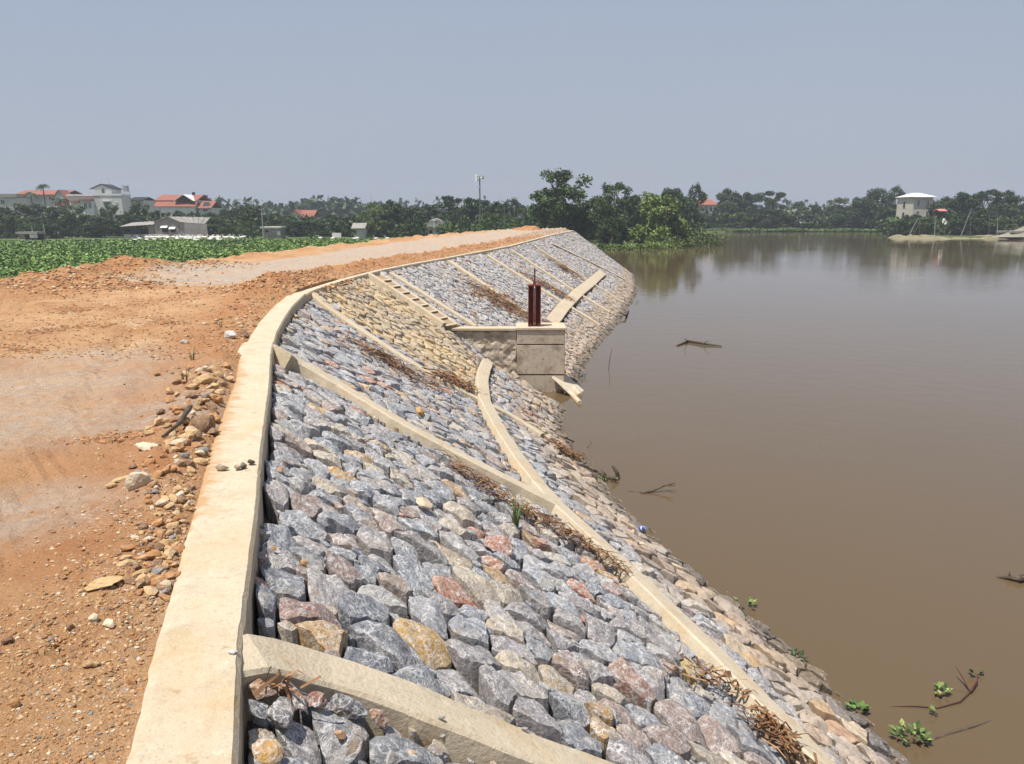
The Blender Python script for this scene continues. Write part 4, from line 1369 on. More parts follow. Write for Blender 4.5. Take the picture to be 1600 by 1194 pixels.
G_DARK = [(0.030, 0.058, 0.013), (0.056, 0.092, 0.021)]
G_MID = [(0.050, 0.088, 0.018), (0.084, 0.128, 0.028)]
G_LIGHT = [(0.115, 0.170, 0.032), (0.185, 0.235, 0.055)]
G_BLUE = [(0.034, 0.066, 0.025), (0.056, 0.094, 0.032)]
PROTO = {}
for st, gl in (('round', (G_DARK, G_MID, G_BLUE)), ('bush', (G_DARK, G_LIGHT, G_MID)), ('tall', (G_MID, G_DARK)), ('umbrella', (G_DARK, G_BLUE)), ('fine', (G_MID, G_LIGHT))):
    for k, g in enumerate(gl):
        cm, bl = crown_mb(st, 61 + 7 * k + len(st) * 13, g)
        tm = trunk_mb(bl, st, 9 + k)
        PROTO[(st, k)] = (cm, tm)
MESH = {}


def tree(px, ytop, wpx, D, style, k, label, zg=ZF, group='trees along the treeline', name='tree', ybot=None, rz=None):
    top = at_y(px, ytop, D)
    H = top.z - zg
    root = empty(name, (top.x, D, zg), U(0, 6.28) if rz is None else rz)
    if (style, k) not in MESH:
        cm, tm = PROTO[(style, k)]
        c = cm.build('crown', M_leaf, root); t = tm.build('trunk', M_bark, root)
        ext_ = max(v[0] for v in cm.v) - min(v[0] for v in cm.v)
        MESH[(style, k)] = (c, t, ext_, max(v[2] for v in cm.v))
    else:
        c0, t0, ext_, _ = MESH[(style, k)]
        for o0 in (c0, t0):
            o = o0.copy(); col.objects.link(o); o.parent = root
    ext_ = MESH[(style, k)][2]; hh = MESH[(style, k)][3]
    wm = wpx * D / F
    root.scale = (wm / ext_, wm / ext_, H / hh)
    tag(root, label, 'tree', group)
    return root


LT = 'trees behind the left field'
TREES = [
    # left treeline: px, ytop, width px, dist, style, variant, label
    (-12, 322, 60, 158, 'round', 0, 'dark rounded tree cut by the left edge of the view'),
    (28, 317, 62, 166, 'round', 1, 'broad green tree below the flat grey house at the far left'),
    (14, 335, 40, 150, 'bush', 2, 'low bushy tree in front of the leftmost trees'),
    (66, 318, 60, 170, 'umbrella', 0, 'dark spreading tree below the areca palm and red roofed house'),
    (50, 338, 44, 150, 'fine', 0, 'fine leaved shrubby tree above the broken shack'),
    (92, 322, 46, 168, 'round', 0, 'dark tree right of the palm in front of the red gable'),
    (84, 342, 40, 148, 'bush', 0, 'low dark bush tree left of the shed lean-to, nearer the posts'),
    (118, 320, 44, 166, 'round', 1, 'green tree below the left wing of the white villa'),
    (135, 333, 40, 156, 'bush', 2, 'medium bush tree in front of the villa porch'),
    (160, 338, 50, 154, 'round', 2, 'bluish green tree left of the shed lean-to'),
    (173, 319, 34, 168, 'round', 1, 'domed tree right in front of the villa main block'),
    (196, 334, 44, 164, 'bush', 0, 'dark bush tree behind the lean-to roof'),
    (216, 313, 38, 172, 'round', 1, 'tall domed tree right of the villa beside the dark lean roof'),
    (240, 328, 34, 170, 'round', 0, 'dark tree behind the left end of the grey shed'),
    (262, 331, 30, 172, 'fine', 0, 'feathery tree behind the ridge of the grey shed'),
    (284, 328, 34, 170, 'round', 0, 'dark tree below the red villa front roof'),
    (304, 330, 30, 168, 'bush', 0, 'low dark tree above the right end of the shed roof'),
    (326, 331, 30, 166, 'round', 2, 'bluish tree below the solar panel wing'),
    (340, 338, 40, 154, 'fine', 0, 'feathery tree right of the grey shed'),
    (350, 325, 28, 176, 'tall', 1, 'slender dark tree right of the red villa wing'),
    (372, 321, 46, 170, 'round', 0, 'dark rounded tree left of the pale utility pole'),
    (396, 319, 40, 168, 'round', 1, 'green rounded tree behind the pale utility pole'),
    (386, 344, 40, 152, 'fine', 0, 'feathery low tree left of the small grey hut'),
    (426, 333, 40, 166, 'bush', 0, 'dark tree behind the small grey hut'),
    (452, 338, 34, 158, 'round', 0, 'dark tree below the pale gable of the red roofed house'),
    (484, 338, 56, 150, 'umbrella', 1, 'wide layered tree right below the red roofed house'),
    (512, 334, 40, 164, 'round', 0, 'dark tree right of the wide layered tree'),
    (530, 342, 34, 160, 'bush', 0, 'low dark tree behind the white panel'),
    (552, 340, 34, 168, 'bush', 2, 'low tree below the distant pale tower'),
    (582, 315, 44, 156, 'fine', 1, 'yellowish green tall tree left of the dark clump'),
    (606, 322, 50, 160, 'round', 0, 'dark rounded tree inside the clump right of the yellowish one'),
    (612, 311, 40, 170, 'round', 0, 'highest dark crown of the clump right of the yellowish tree'),
    (640, 321, 46, 166, 'round', 2, 'bluish dark tree left of the barn shaped hut'),
    (665, 318, 40, 170, 'tall', 1, 'slender dark tree behind the barn shaped hut'),
    (650, 340, 40, 154, 'bush', 0, 'low dark bush tree touching the barn shaped hut'),
    (708, 305, 66, 168, 'umbrella', 0, 'high spreading tree right of the barn shaped hut'),
    (740, 310, 56, 172, 'umbrella', 1, 'layered tree directly behind the loudspeaker pole'),
    (722, 332, 52, 152, 'bush', 0, 'dark bushy tree below the spreading crown beside the pole'),
    (772, 314, 46, 168, 'round', 0, 'dark tree right of the loudspeaker pole'),
    (800, 308, 38, 164, 'tall', 1, 'knobbly topped tree above the two green posts'),
    (776, 334, 70, 130, 'fine', 0, 'feathery spreading tree behind the two green posts'),
    (818, 322, 44, 150, 'fine', 0, 'feathery tree left of the tallest tree at the road end'),
    (838, 320, 36, 160, 'round', 2, 'bluish tree behind the left side of the tallest tree'),
    # behind the end of the dike
    (878, 263, 92, 128, 'tall', 0, 'tallest tree with open ragged crown behind the road end'),
    (868, 292, 66, 134, 'round', 0, 'dense dark lower tree under the tallest one'),
    (908, 322, 40, 136, 'round', 0, 'dark tree right beneath the tallest tree'),
    (936, 308, 50, 128, 'round', 1, 'leafy dark tree right of the tallest tree above the dike end'),
    (960, 284, 62, 138, 'tall', 0, 'second tallest tree with a wispy top right of the road end'),
    (958, 338, 52, 121, 'bush', 0, 'dark bushy tree at the water end of the stone slope'),
    (984, 303, 50, 142, 'round', 2, 'bluish tree between the wispy tree and the round waterside tree'),
    (1012, 298, 56, 144, 'fine', 1, 'light green tree behind the round waterside tree'),
    (1034, 302, 88, 122, 'bush', 1, 'big light green round tree leaning over the water'),
    (1052, 292, 50, 160, 'round', 2, 'dark tree behind the top of the round waterside tree'),
    (1088, 284, 30, 170, 'tall', 1, 'slim high tree just left of the red roofed river house'),
    (1074, 308, 44, 165, 'round', 2, 'dense tree left of the red roofed river house'),
    # far bank
    (1104, 336, 36, 238, 'bush', 0, 'low bush tree in front of the red roofed river house'),
    (1140, 293, 48, 242, 'round', 0, 'dark tree right of the red roofed river house'),
    (1162, 300, 48, 244, 'round', 0, 'rounded tree in the middle of the far bank clump'),
    (1150, 330, 60, 234, 'bush', 2, 'wide low tree at the grass edge of the far bank clump'),
    (1200, 297, 52, 246, 'umbrella', 0, 'flat topped spreading tree of the far bank clump'),
    (1184, 322, 46, 236, 'bush', 0, 'dark bush tree overhanging the far bank water'),
    (1216, 322, 52, 236, 'round', 0, 'dense dark tree left of the broken white building'),
    (1248, 314, 30, 262, 'round', 2, 'small domed tree behind the broken white building'),
    (1272, 318, 30, 258, 'tall', 1, 'narrow tree right behind the broken white building'),
    (1290, 327, 36, 252, 'bush', 0, 'low dark tree right of the broken white building'),
    (1312, 308, 42, 248, 'tall', 0, 'wispy pale topped tree right of the broken white building'),
    (1322, 322, 46, 238, 'round', 0, 'dark tree beside the wispy topped one on the far bank'),
    (1350, 307, 44, 240, 'round', 0, 'dark rounded tree half way to the white hip roofed house'),
    (1374, 293, 50, 236, 'round', 2, 'tall bluish tree left of the white hip roofed house'),
    (1402, 288, 30, 238, 'tall', 1, 'high narrow tree touching the white hip roofed house'),
    (1392, 322, 48, 214, 'round', 0, 'dark tree at the left foot of the white hip roofed house'),
    (1424, 334, 36, 176, 'bush', 0, 'bush tree below the corner of the white hip roofed house'),
    (1446, 338, 44, 172, 'bush', 2, 'bush tree behind the leftmost leaning net pole'),
    (1462, 316, 42, 190, 'round', 2, 'dark tree right against the white hip roofed house'),
    (1470, 306, 40, 215, 'round', 0, 'tree peeping behind the right side of the white hip roofed house'),
    (1498, 302, 56, 200, 'round', 0, 'dark tree above the small pink roof'),
    (1500, 334, 50, 172, 'bush', 0, 'dark low tree behind the white rag on the net pole'),
    (1540, 295, 66, 196, 'umbrella', 0, 'high spreading tree with sky gaps at the right'),
    (1532, 326, 50, 176, 'round', 0, 'dense low tree behind the tallest leaning net pole'),
    (1572, 316, 46, 190, 'round', 2, 'bluish tree near the right edge of the view'),
    (1590, 296, 50, 198, 'round', 0, 'high tree at the right edge of the view'),
    (1570, 340, 56, 170, 'bush', 2, 'wide low tree behind the drying net at the right'),
    (1612, 322, 50, 180, 'round', 0, 'dark tree cut by the right edge of the view'),
    (1650, 300, 60, 195, 'umbrella', 1, 'spreading tree just outside the right edge'),
]
for (px, yt, wp, D, stl, k, lab) in TREES:
    g = LT if px < 845 else ('trees behind the dike end' if px < 1092 else 'trees along the far bank')
    if 'wide low tree at the grass' in lab: pass
    tree(px, yt, wp * 1.12, D, stl, k, lab, group=g)

# undergrowth filling the foot of the tree belts
def growth(name, segs, n_, h, size, greens, seed, label, zb=ZF):
    rnd = random.Random(seed); m = MB()
    for _ in range(n_):
        a, b, wdt, hh = rnd.choice(segs)
        t = rnd.random()
        p = Vector((a[0] + (b[0] - a[0]) * t, a[1] + (b[1] - a[1]) * t, 0))
        q = nz(p.x, p.y, 3, 0.16)
        z = zb + rnd.random() ** 1.2 * hh * (0.75 + 0.8 * q)
        p += Vector((rnd.uniform(-1, 1), rnd.uniform(-1, 1), 0)) * wdt * 0.5
        g = rnd.choice(greens); f_ = rnd.uniform(0.7, 1.3) * (1 + 0.5 * nz(p.x, z * 3, 8, 0.3))
        m.cur = (g[0] * f_, g[1] * f_, g[2] * f_, 1.1)
        leafq(m, Vector((p.x, p.y, z)), size * rnd.uniform(.6, 1.5), rnd)
    return tag(m.build(name, M_leaf), label, 'undergrowth', kind='stuff')


X_ = lambda px, D: at_y(px, 337, D).x
growth('undergrowth', [((X_(-60, 165), 165), (X_(420, 168), 168), 8, 4.6), ((X_(420, 165), 165), (X_(860, 150), 150), 8, 4.2), ((X_(840, 140), 140), (X_(1080, 150), 150), 8, 4.5), ((X_(700, 146), 146), (X_(860, 134), 134), 5, 3.0)], 26000, 4, 0.26, G_DARK + G_MID[:1], 3,
       'dark undergrowth filling the foot of the treeline behind the left field')
growth('undergrowth', [((X_(1070, 240), 240), (X_(1410, 240), 240), 8, 5.5), ((X_(1400, 182), 182), (X_(1700, 182), 182), 8, 5.0)], 15000, 4, 0.36, G_DARK, 4,
       'dark undergrowth along the far river bank under the trees')
growth('far_wood', [((X_(-100, 420), 420), (X_(820, 420), 420), 30, 13), ((X_(380, 330), 330), (X_(600, 330), 330), 20, 11), ((X_(800, 420), 420), (X_(1750, 420), 420), 30, 12)], 15000, 10, 1.1, G_BLUE, 5,
       'hazy far wood showing low between the nearer trees')
growth('bank_grass', [((X_(1079, 224), 225), (X_(1190, 226), 228), 4, 0.7), ((X_(1230, 228), 230), (X_(1395, 226), 229), 4, 0.7), ((X_(1130, 228), 228), (X_(1260, 229), 230), 3, 0.5)], 5000, 1, 0.2, [(0.10, 0.17, 0.05), (0.13, 0.20, 0.06)], 6,
       'bright green grass strip along the edge of the far bank')
growth('bank_weeds', [((at_z(925, 386, ZF).x, 108), (at_z(1050, 384, ZF).x, 114), 5, 0.9), ((at_z(1010, 384, ZW).x, 116), (at_z(1075, 376, ZW).x, 126), 3, 2.2)], 3500, 1, 0.13, G_MID + G_LIGHT, 7,
       'weeds and hanging twigs on the muddy bank under the round waterside tree', zb=ZW)

# leafy crop / water hyacinth field
rnd = random.Random(77); m_ = MB()
crop_px = [(-120, 470), (330, 408), (480, 394), (640, 381), (655, 377), (480, 376.5), (330, 376), (225, 376.5), (-120, 381)]
cp = [at_z(a, b, ZF) for a, b in crop_px]
CP = [(p.x, p.y) for p in cp]
n_ = 0
while n_ < 80000:
    py = 376 + 90 * rnd.random() ** 1.5; px = rnd.uniform(-120, 660)
    if not inpoly(px, py, crop_px): continue
    p = at_z(px, py, ZF)
    if p.y < 22: continue
    d_ = fbm(p.x, p.y, 2, 0.10)
    if rnd.random() < 0.30 + 0.55 * d_ and p.y < 80 and False: continue
    s_ = 0.052 * (1 + p.y / 60)
    g = rnd.choice([(0.105, 0.185, 0.030), (0.145, 0.235, 0.042), (0.22, 0.31, 0.08), (0.045, 0.090, 0.018)])
    f_ = rnd.uniform(0.7, 1.25) * (1 + 0.45 * d_)
    m_.cur = (g[0] * f_, g[1] * f_, g[2] * f_, 1.1)
    leafq(m_, Vector((p.x, p.y, ZF + rnd.uniform(0.06, 0.34))), s_ * rnd.uniform(.6, 1.3), rnd, 1.6, 0.8)
    n_ += 1
tag(m_.build('leafy_crop', M_leaf), 'dense green broad leaved crop filling the low field left of the dirt road', 'crop', kind='stuff')


def sheet(name, pxs, z, m, **k):
    mb_ = MB(); P_ = [at_z(a, b, z) for a, b in pxs]
    mb_.add([tuple(p) for p in P_], [tuple(range(len(P_)))])
    return tag(mb_.build(name, m), kind='structure', **k)


M_mud = material('bare_mud', (0.27, 0.19, 0.125), 0.95, mots=[(0.5, 0.4, 0.65, (0.20, 0.15, 0.10), 0.8), (2, 0.5, 0.7, (0.12, 0.13, 0.05), 0.6)])
M_lawn = material('short_grass', (0.10, 0.15, 0.045), 0.95, mots=[(0.25, 0.4, 0.65, (0.075, 0.115, 0.03), 0.8), (1.4, 0.5, 0.7, (0.15, 0.15, 0.07), 0.6)])
sheet('mud_bank', [(205, 376.6), (330, 377.4), (480, 378), (560, 377.3), (600, 375.5), (480, 374.2), (330, 372.6), (205, 372.8)], ZF + 0.02, M_mud)
sheet('grass_strip', [(330, 372.4), (480, 374.1), (600, 375.4), (640, 380), (700, 376), (830, 371), (790, 367.5), (560, 368), (330, 368.5)], ZF + 0.012, M_lawn)
M_sand = material('sandy_bank', (0.25, 0.21, 0.13), 0.95, mots=[(0.5, 0.4, 0.65, (0.18, 0.16, 0.09), 0.8), (0.3, 0.5, 0.65, (0.11, 0.14, 0.06), 0.6)])
# sandy spits of the right bank, real low mounds
m_ = MB()
for (a, b, D, hgt) in ((1418, 1512, 158, 0.75), (1500, 1560, 160, 0.4), (1545, 1720, 157, 0.8)):
    x0, x1 = X_(a, D), X_(b, D)
    nx, ny = 30, 8
    base = len(m_.v); vs = []
    for i in range(nx + 1):
        for j in range(ny + 1):
            s_, t_ = i / nx, j / ny
            e = min(1, 5 * s_) * min(1, 5 * (1 - s_))
            z = ZW - 0.25 + (hgt + 0.25) * math.sin(math.pi * min(1, t_ * 1.3) / 2) ** 0.8 * e * (0.75 + 0.5 * nz(s_ * 9, t_ * 3, D))
            vs.append((x0 + (x1 - x0) * s_, D - 2.5 + 12 * t_ + 0.6 * nz(s_ * 6, 0, D), z))
    m_.add(vs, [(i * (ny + 1) + j, (i + 1) * (ny + 1) + j, (i + 1) * (ny + 1) + j + 1, i * (ny + 1) + j + 1) for i in range(nx) for j in range(ny)])
tag(m_.build('sandbank', M_sand), kind='structure')

# ------------------------------------------------------------------ buildings
class Bld:
    def __init__(s, name, label, cat, px, D, zg=ZF, group=None):
        s.D = D; s.zg = zg; s.x0 = X_(px, D)
        s.r = empty(name, (s.x0, D, zg)); tag(s.r, label, cat, group)

    def p(s, px, py, dy=0):
        q = at_y(px, py, s.D)
        return at_y(px, 337, s.D).x - s.x0, q.z - s.zg

    def rect(s, name, m, x0, y0, x1, y1, front=0, depth=8, parent=None):
        a, zt = s.p(x0, y0); b, zb = s.p(x1, y1)
        if y1 > 500: zb = -0.1
        mb_ = MB(); mb_.box(((a + b) / 2, front + depth / 2, (zt + zb) / 2), (abs(b - a), depth, abs(zt - zb)))
        return mb_.build(name, m, parent or s.r)

    def win(s, x0, y0, x1, y1, front=0, m=M_white, name='window', shade=False):
        a, zt = s.p(x0, y0); b, zb = s.p(x1, y1)
        mb_ = MB(); cx, cz = (a + b) / 2, (zt + zb) / 2; w_, h_ = abs(b - a), abs(zt - zb); t = 0.09
        for (dx, dz, sx, sz) in ((0, h_ / 2, w_ + t, t), (0, -h_ / 2, w_ + t, t), (-w_ / 2, 0, t, h_ - t), (w_ / 2, 0, t, h_ - t), (0, 0, t * 0.7, h_ - t)):
            mb_.box((cx + dx, front - 0.04, cz + dz), (sx, 0.14, sz))
        f = mb_.build(name, m, s.r)
        mb_ = MB(); mb_.box((cx, front - 0.005, cz), (w_ - t, 0.03, h_ - t)); mb_.build('pane', M_glass, f)
        if shade:
            mb_ = MB(); mb_.box((cx, front - 0.45, cz + h_ / 2 + 0.2), (w_ + 0.7, 0.9, 0.10)); mb_.build('window_hood', M_wall, s.r)
        return f

    def roof(s, m, x0, x1, ye, yr, front=-0.5, depth=9, kind='gable', name='roof', th=0.16, inset=0.0):
        """ridge along the facade; ye / yr rows of eave and ridge"""
        a, ze = s.p(x0, ye); b, zr = s.p(x1, yr)
        mb_ = MB(); f, k, md = front, front + depth, front + depth / 2
        i_ = inset
        vs = [(a, f, ze), (b, f, ze), (b - i_, md, zr), (a + i_, md, zr), (b, k, ze), (a, k, ze)]
        lo = [(x, y, z - th) for x, y, z in vs]
        mb_.add(vs + lo, [(0, 1, 2, 3), (3, 2, 4, 5), (7, 6, 9, 8), (8, 9, 11, 10), (0, 6, 7, 1), (4, 10, 11, 5), (1, 7, 8, 2), (2, 8, 10, 4), (3, 9, 6, 0), (5, 11, 9, 3), (1, 2, 4), (0, 5, 3)] if kind == 'hip' else
                [(0, 1, 2, 3), (3, 2, 4, 5), (7, 6, 9, 8), (8, 9, 11, 10), (0, 6, 7, 1), (4, 10, 11, 5), (1, 7, 8, 2), (2, 8, 10, 4), (3, 9, 6, 0), (5, 11, 9, 3)])
        return mb_.build(name, m, s.r)

    def gable_front(s, mroof, mwall, x0, x1, ye, yr, front=-0.3, depth=5, over=0.35, name='gable'):
        a, ze = s.p(x0, ye); b, zr = s.p(x1, yr); c = (a + b) / 2
        mb_ = MB(); mb_.add([(a, front, ze), (b, front, ze), (c, front, zr), (a, front + depth, ze), (b, front + depth, ze), (c, front + depth, zr)], [(0, 1, 2), (5, 4, 3), (0, 3, 4, 1)])
        g_ = mb_.build(name, mwall, s.r)
        mb_ = MB(); f = front - over; k = front + depth; t = 0.14
        for sg, e in ((-1, a), (1, b)):
            ex = e + sg * over; ez = ze - over * (zr - ze) / abs(c - e)
            mb_.add([(ex, f, ez + .02), (c, f, zr + .02), (c, k, zr + .02), (ex, k, ez + .02), (ex, f, ez + t + .02), (c, f, zr + t + .04), (c, k, zr + t + .04), (ex, k, ez + t + .02)],
                    [(0, 1, 2, 3), (7, 6, 5, 4), (0, 4, 5, 1), (3, 2, 6, 7), (0, 3, 7, 4)])
        mb_.build('roof', mroof, s.r)
        return g_


H_ = 'village houses behind the left treeline'
b = Bld('house', 'low flat roofed grey house at the far left above the trees', 'house', 15, 205, group=H_)
b.rect('wall', M_wall, -4, 309, 31, 600, 0, 8)
b.rect('roof_slab', M_tin, -6, 303, 32, 308.5, -0.5, 9)
b.win(4, 312, 11, 319, 0)
b = Bld('house', 'long white walled house with red tiled roof behind the areca palms', 'house', 70, 212, group=H_)
b.rect('wall', M_wall, 31, 304, 108, 600, 0, 9)
b.roof(M_tile, 29, 108, 304, 296.5, -0.6, 10.2)
b.gable_front(M_tile, M_wall, 96, 118, 311, 298, -3.0, 4)
b.rect('gable_wall', M_tile, 98, 311, 116, 322, -2.9, 2.8)
b.win(80, 307, 85, 313, 0); b.win(40, 308, 46, 315, 0); b.win(52, 308, 58, 315, 0)
b.rect('annex', M_wall, 31, 305.5, 59, 600, -1.6, 1.5)
b = Bld('villa', 'white three storey villa with roof tower and water tank behind the trees', 'house', 150, 198, group=H_)
b.rect('main_block', M_wall, 150, 304.5, 193, 600, 0, 4.6)
b.rect('parapet', M_white, 149, 303, 193.5, 305.6, -0.15, 4.9)
b.rect('left_wing', M_white, 108, 306.5, 149.6, 600, 1.0, 9)
b.rect('left_wing_slab', M_white, 106, 303.6, 149.8, 306.3, 0.4, 10)
b.rect('porch_wall', M_white, 133, 314, 149.7, 600, -0.8, 1.7)
b.rect('porch_roof', M_tile, 131, 311.5, 149.7, 314, -1.6, 2.5)
b.rect('window_hood', M_tile, 112, 314, 125, 316.5, 0.0, 0.9)
b.rect('tower', M_white, 146, 293.5, 172, 303.2, 2.0, 5)
b.gable_front(M_dark, M_white, 144, 172.5, 294, 288, 2.0, 5, 0.6)
b.win(157, 294.5, 162, 302.5, 1.95)
b.win(136, 317, 141, 326, -0.85); b.win(143.5, 317, 147.5, 326, -0.85)
b.win(165, 316, 174, 322, -0.02, shade=True)
b.win(183, 316, 186, 318.5, -0.02)
mb_ = MB(); a_, z_ = b.p(190, 303); mb_.tube([(a_, 4, z_ + 0.7), (a_, 4, z_ + 2.2)], 0.62, 12); 
for dx in (-.5, .5):
    for dy in (-.5, .5): mb_.box((a_ + dx, 4 + dy, z_ + 0.35), (0.1, 0.1, 0.9))
mb_.build('water_tank', M_steel, b.r)
mb_ = MB(); a_, z_ = b.p(186.5, 303)
for dx in (-.2, .2): mb_.box((a_ + dx, 3.2, z_ + 1.2), (0.06, 0.06, 2.6))
for kx in range(6): mb_.box((a_, 3.2, z_ + 0.3 + kx * 0.4), (0.4, 0.05, 0.05))
mb_.build('ladder', M_steel, b.r)
mb_ = MB(); a_, z_ = b.p(162.5, 290); mb_.tube([(a_, 4, z_), (a_, 4, z_ + 2.2)], 0.04, 5); mb_.build('antenna', M_steel, b.r)
b = Bld('house', 'dark lean roofed house just right of the white villa', 'house', 215, 206, group=H_)
b.rect('wall', M_wall, 205, 313, 226, 600, 0, 7)
b.roof(M_dark, 203, 227, 313, 307.5, -0.5, 8)
b = Bld('villa', 'red tiled villa with front gable and long lower porch roof', 'house', 280, 200, group=H_)
b.rect('wall', M_white, 247, 313, 309, 600, 0, 9)
b.roof(M_tile, 245, 311, 313, 303.6, -0.4, 9.8)
b.roof(M_tile, 247.5, 312, 322.5, 314, -2.2, 4.2, name='porch_roof')
b.rect('porch_wall', M_white, 249, 323, 310, 600, -1.8, 1.7)
b.gable_front(M_white, M_dark, 281, 306, 313, 305, -1.4, 5, 0.5)
b.rect('wing_wall', M_wall, 313, 325, 334, 600, -1.0, 7)
b.roof(M_tile, 312, 334.5, 325, 314, -1.5, 8, name='wing_roof')
a_, z_ = b.p(324, 319.5)
mb_ = MB(); mb_.add([(a_ - 0.8, -0.6, z_ - 0.45), (a_ + 0.8, -0.6, z_ - 0.45), (a_ + 0.8, 0.6, z_ + 0.6), (a_ - 0.8, 0.6, z_ + 0.6)], [(0, 1, 2, 3)]); mb_.build('solar_panel', M_glass, b.r)
b.win(320, 326.5, 328, 331, -1.02)
a_, z_ = b.p(294.5, 303.5); mb_ = MB(); mb_.box((a_, 4.5, z_ + 0.2), (0.6, 0.6, 0.9)); mb_.build('ridge_ornament', M_dark, b.r)
b = Bld('house', 'cream gabled house with red roof showing above the mid left trees', 'house', 470, 215, group=H_)
b.rect('wall', M_cream, 450, 339, 474, 600, 0, 9)
b.gable_front(M_tile, M_cream, 448, 474, 340, 328.5, -0.1, 8, 0.5)
b.roof(M_tile, 466, 490, 339.5, 328, -0.2, 9)
b.rect('side_wall', M_cream, 470, 340, 488, 600, 0.6, 7)
b = Bld('church_tower', 'faint pale tower with red roofed hall far behind the trees', 'tower', 530, 330, group=None)
b.rect('hall', M_cream, 514, 336, 541, 600, 0, 9)
b.roof(M_tile, 512, 542, 336, 331, -0.5, 10)
b.rect('tower', M_cream, 530, 326, 538, 600, -2, 1.9)
b.roof(M_tin, 529, 539, 326, 320.5, -2.3, 2.5, 'hip', inset=1.2)
b.win(532, 328, 536, 332, -2.02)
for x_ in (517, 521, 525): b.win(x_, 338, x_ + 2, 341, -0.02)
# duck shed
b = Bld('shed', 'grey corrugated duck shed with pitched roof and two propped shutters', 'shed', 280, 150)
a0, z0 = b.p(240, 346); a1, z1 = b.p(277, 343); a2, z2 = b.p(322, 351); ar, zr = b.p(262, 337.5); ar2, _ = b.p(303, 339)
dp = 8.0


def cladding(b_, x0, x1, zb, zt0, zt1, y, n_, m, name='cladding_sheet', apex=None):
    """upright corrugated sheets side by side, each one a part"""
    for i in range(n_):
        t0, t1 = i / n_, (i + 1) / n_
        xa, xb = x0 + (x1 - x0) * t0, x0 + (x1 - x0) * t1 - 0.015

        def zt(t):
            if apex is None: return zt0 + (zt1 - zt0) * t
            ta, za = apex
            return zt0 + (za - zt0) * t / ta if t < ta else za + (zt1 - za) * (t - ta) / (1 - ta)
        mb2 = MB(); k_ = 8
        oy = rs.uniform(-0.02, 0.03)
        for q in range(k_ + 1):
            x = xa + (xb - xa) * q / k_; yy = y + oy + (0.02 if q % 2 else -0.02)
            tq = t0 + (t1 - t0) * q / k_
            mb2.add([(x, yy, zb), (x, yy, zt(tq)), (x, yy + 0.03, zb), (x, yy + 0.03, zt(tq))], [])
        for q in range(k_):
            o_ = 4 * q; mb2.f += [(o_, o_ + 4, o_ + 5, o_ + 1), (o_ + 2, o_ + 3, o_ + 7, o_ + 6), (o_ + 1, o_ + 5, o_ + 7, o_ + 3)]
        mb2.build(name, m, b_.r)


sx0, sx1, sx2 = a0, b.p(278, 350)[0], b.p(322, 350)[0]
zt_l = b.p(0, 347)[1]; zt_a = b.p(0, 338.5)[1]; zt_m = b.p(0, 347.5)[1]; zt_r = b.p(0, 350.5)[1]
cladding(b, sx0, sx1, -0.05, zt_l, zt_m, 0.0, 6, M_tin, apex=(0.62, zt_a))
cladding(b, sx1, sx2, -0.05, zt_m, zt_r, 0.02, 6, M_tin)
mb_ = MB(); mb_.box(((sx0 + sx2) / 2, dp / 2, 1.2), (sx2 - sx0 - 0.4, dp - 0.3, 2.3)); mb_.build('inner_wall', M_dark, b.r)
# roof: right slope drops toward the viewer's right, built of corrugated sheets
apx = sx0 + (sx1 - sx0) * 0.62
for i in range(7):
    t0, t1 = i / 7, (i + 1) / 7 - 0.012
    def RP(t, s2):       # t along the ridge direction (to the back right), s2 down the slope
        top = Vector((apx - 0.1 + 5.2 * t, -0.3 + 8.4 * t, zt_a + 0.08 - 0.25 * t))
        bot = Vector((sx1 + 0.2 + 3.9 * 1.02 * t + 0.3, -0.35 + 2.2 * t, zt_m + 0.05 - (zt_m - zt_r) * t))
        return top.lerp(bot, s2)
    mb2 = MB(); kk = 8
    for q in range(kk + 1):
        t = t0 + (t1 - t0) * q / kk
        d_ = 0.025 if q % 2 else -0.025
        A, B = RP(t, 0), RP(t, 1)
        mb2.add([(A.x, A.y, A.z + d_), (B.x, B.y, B.z + d_), (A.x, A.y, A.z + d_ - .04), (B.x, B.y, B.z + d_ - .04)], [])
    for q in range(kk):
        o_ = 4 * q; mb2.f += [(o_, o_ + 1, o_ + 5, o_ + 4), (o_ + 2, o_ + 6, o_ + 7, o_ + 3), (o_ + 1, o_ + 3, o_ + 7, o_ + 5)]
    mb2.build('roof_sheet', M_tin, b.r)
mb_ = MB(); mb_.add([(sx0 - 0.15, -0.35, zt_l + 0.02), (apx, -0.35, zt_a + 0.1), (apx + 5, 8, zt_a - .1), (sx0 + 1.2, 8, zt_l), (sx0 - 0.15, -0.35, zt_l - .05), (apx, -0.35, zt_a + 0.03), (apx + 5, 8, zt_a - .17), (sx0 + 1.2, 8, zt_l - .07)],
                      [(0, 1, 2, 3), (7, 6, 5, 4), (0, 4, 5, 1), (0, 3, 7, 4)]); mb_.build('roof_slope', M_tin, b.r)
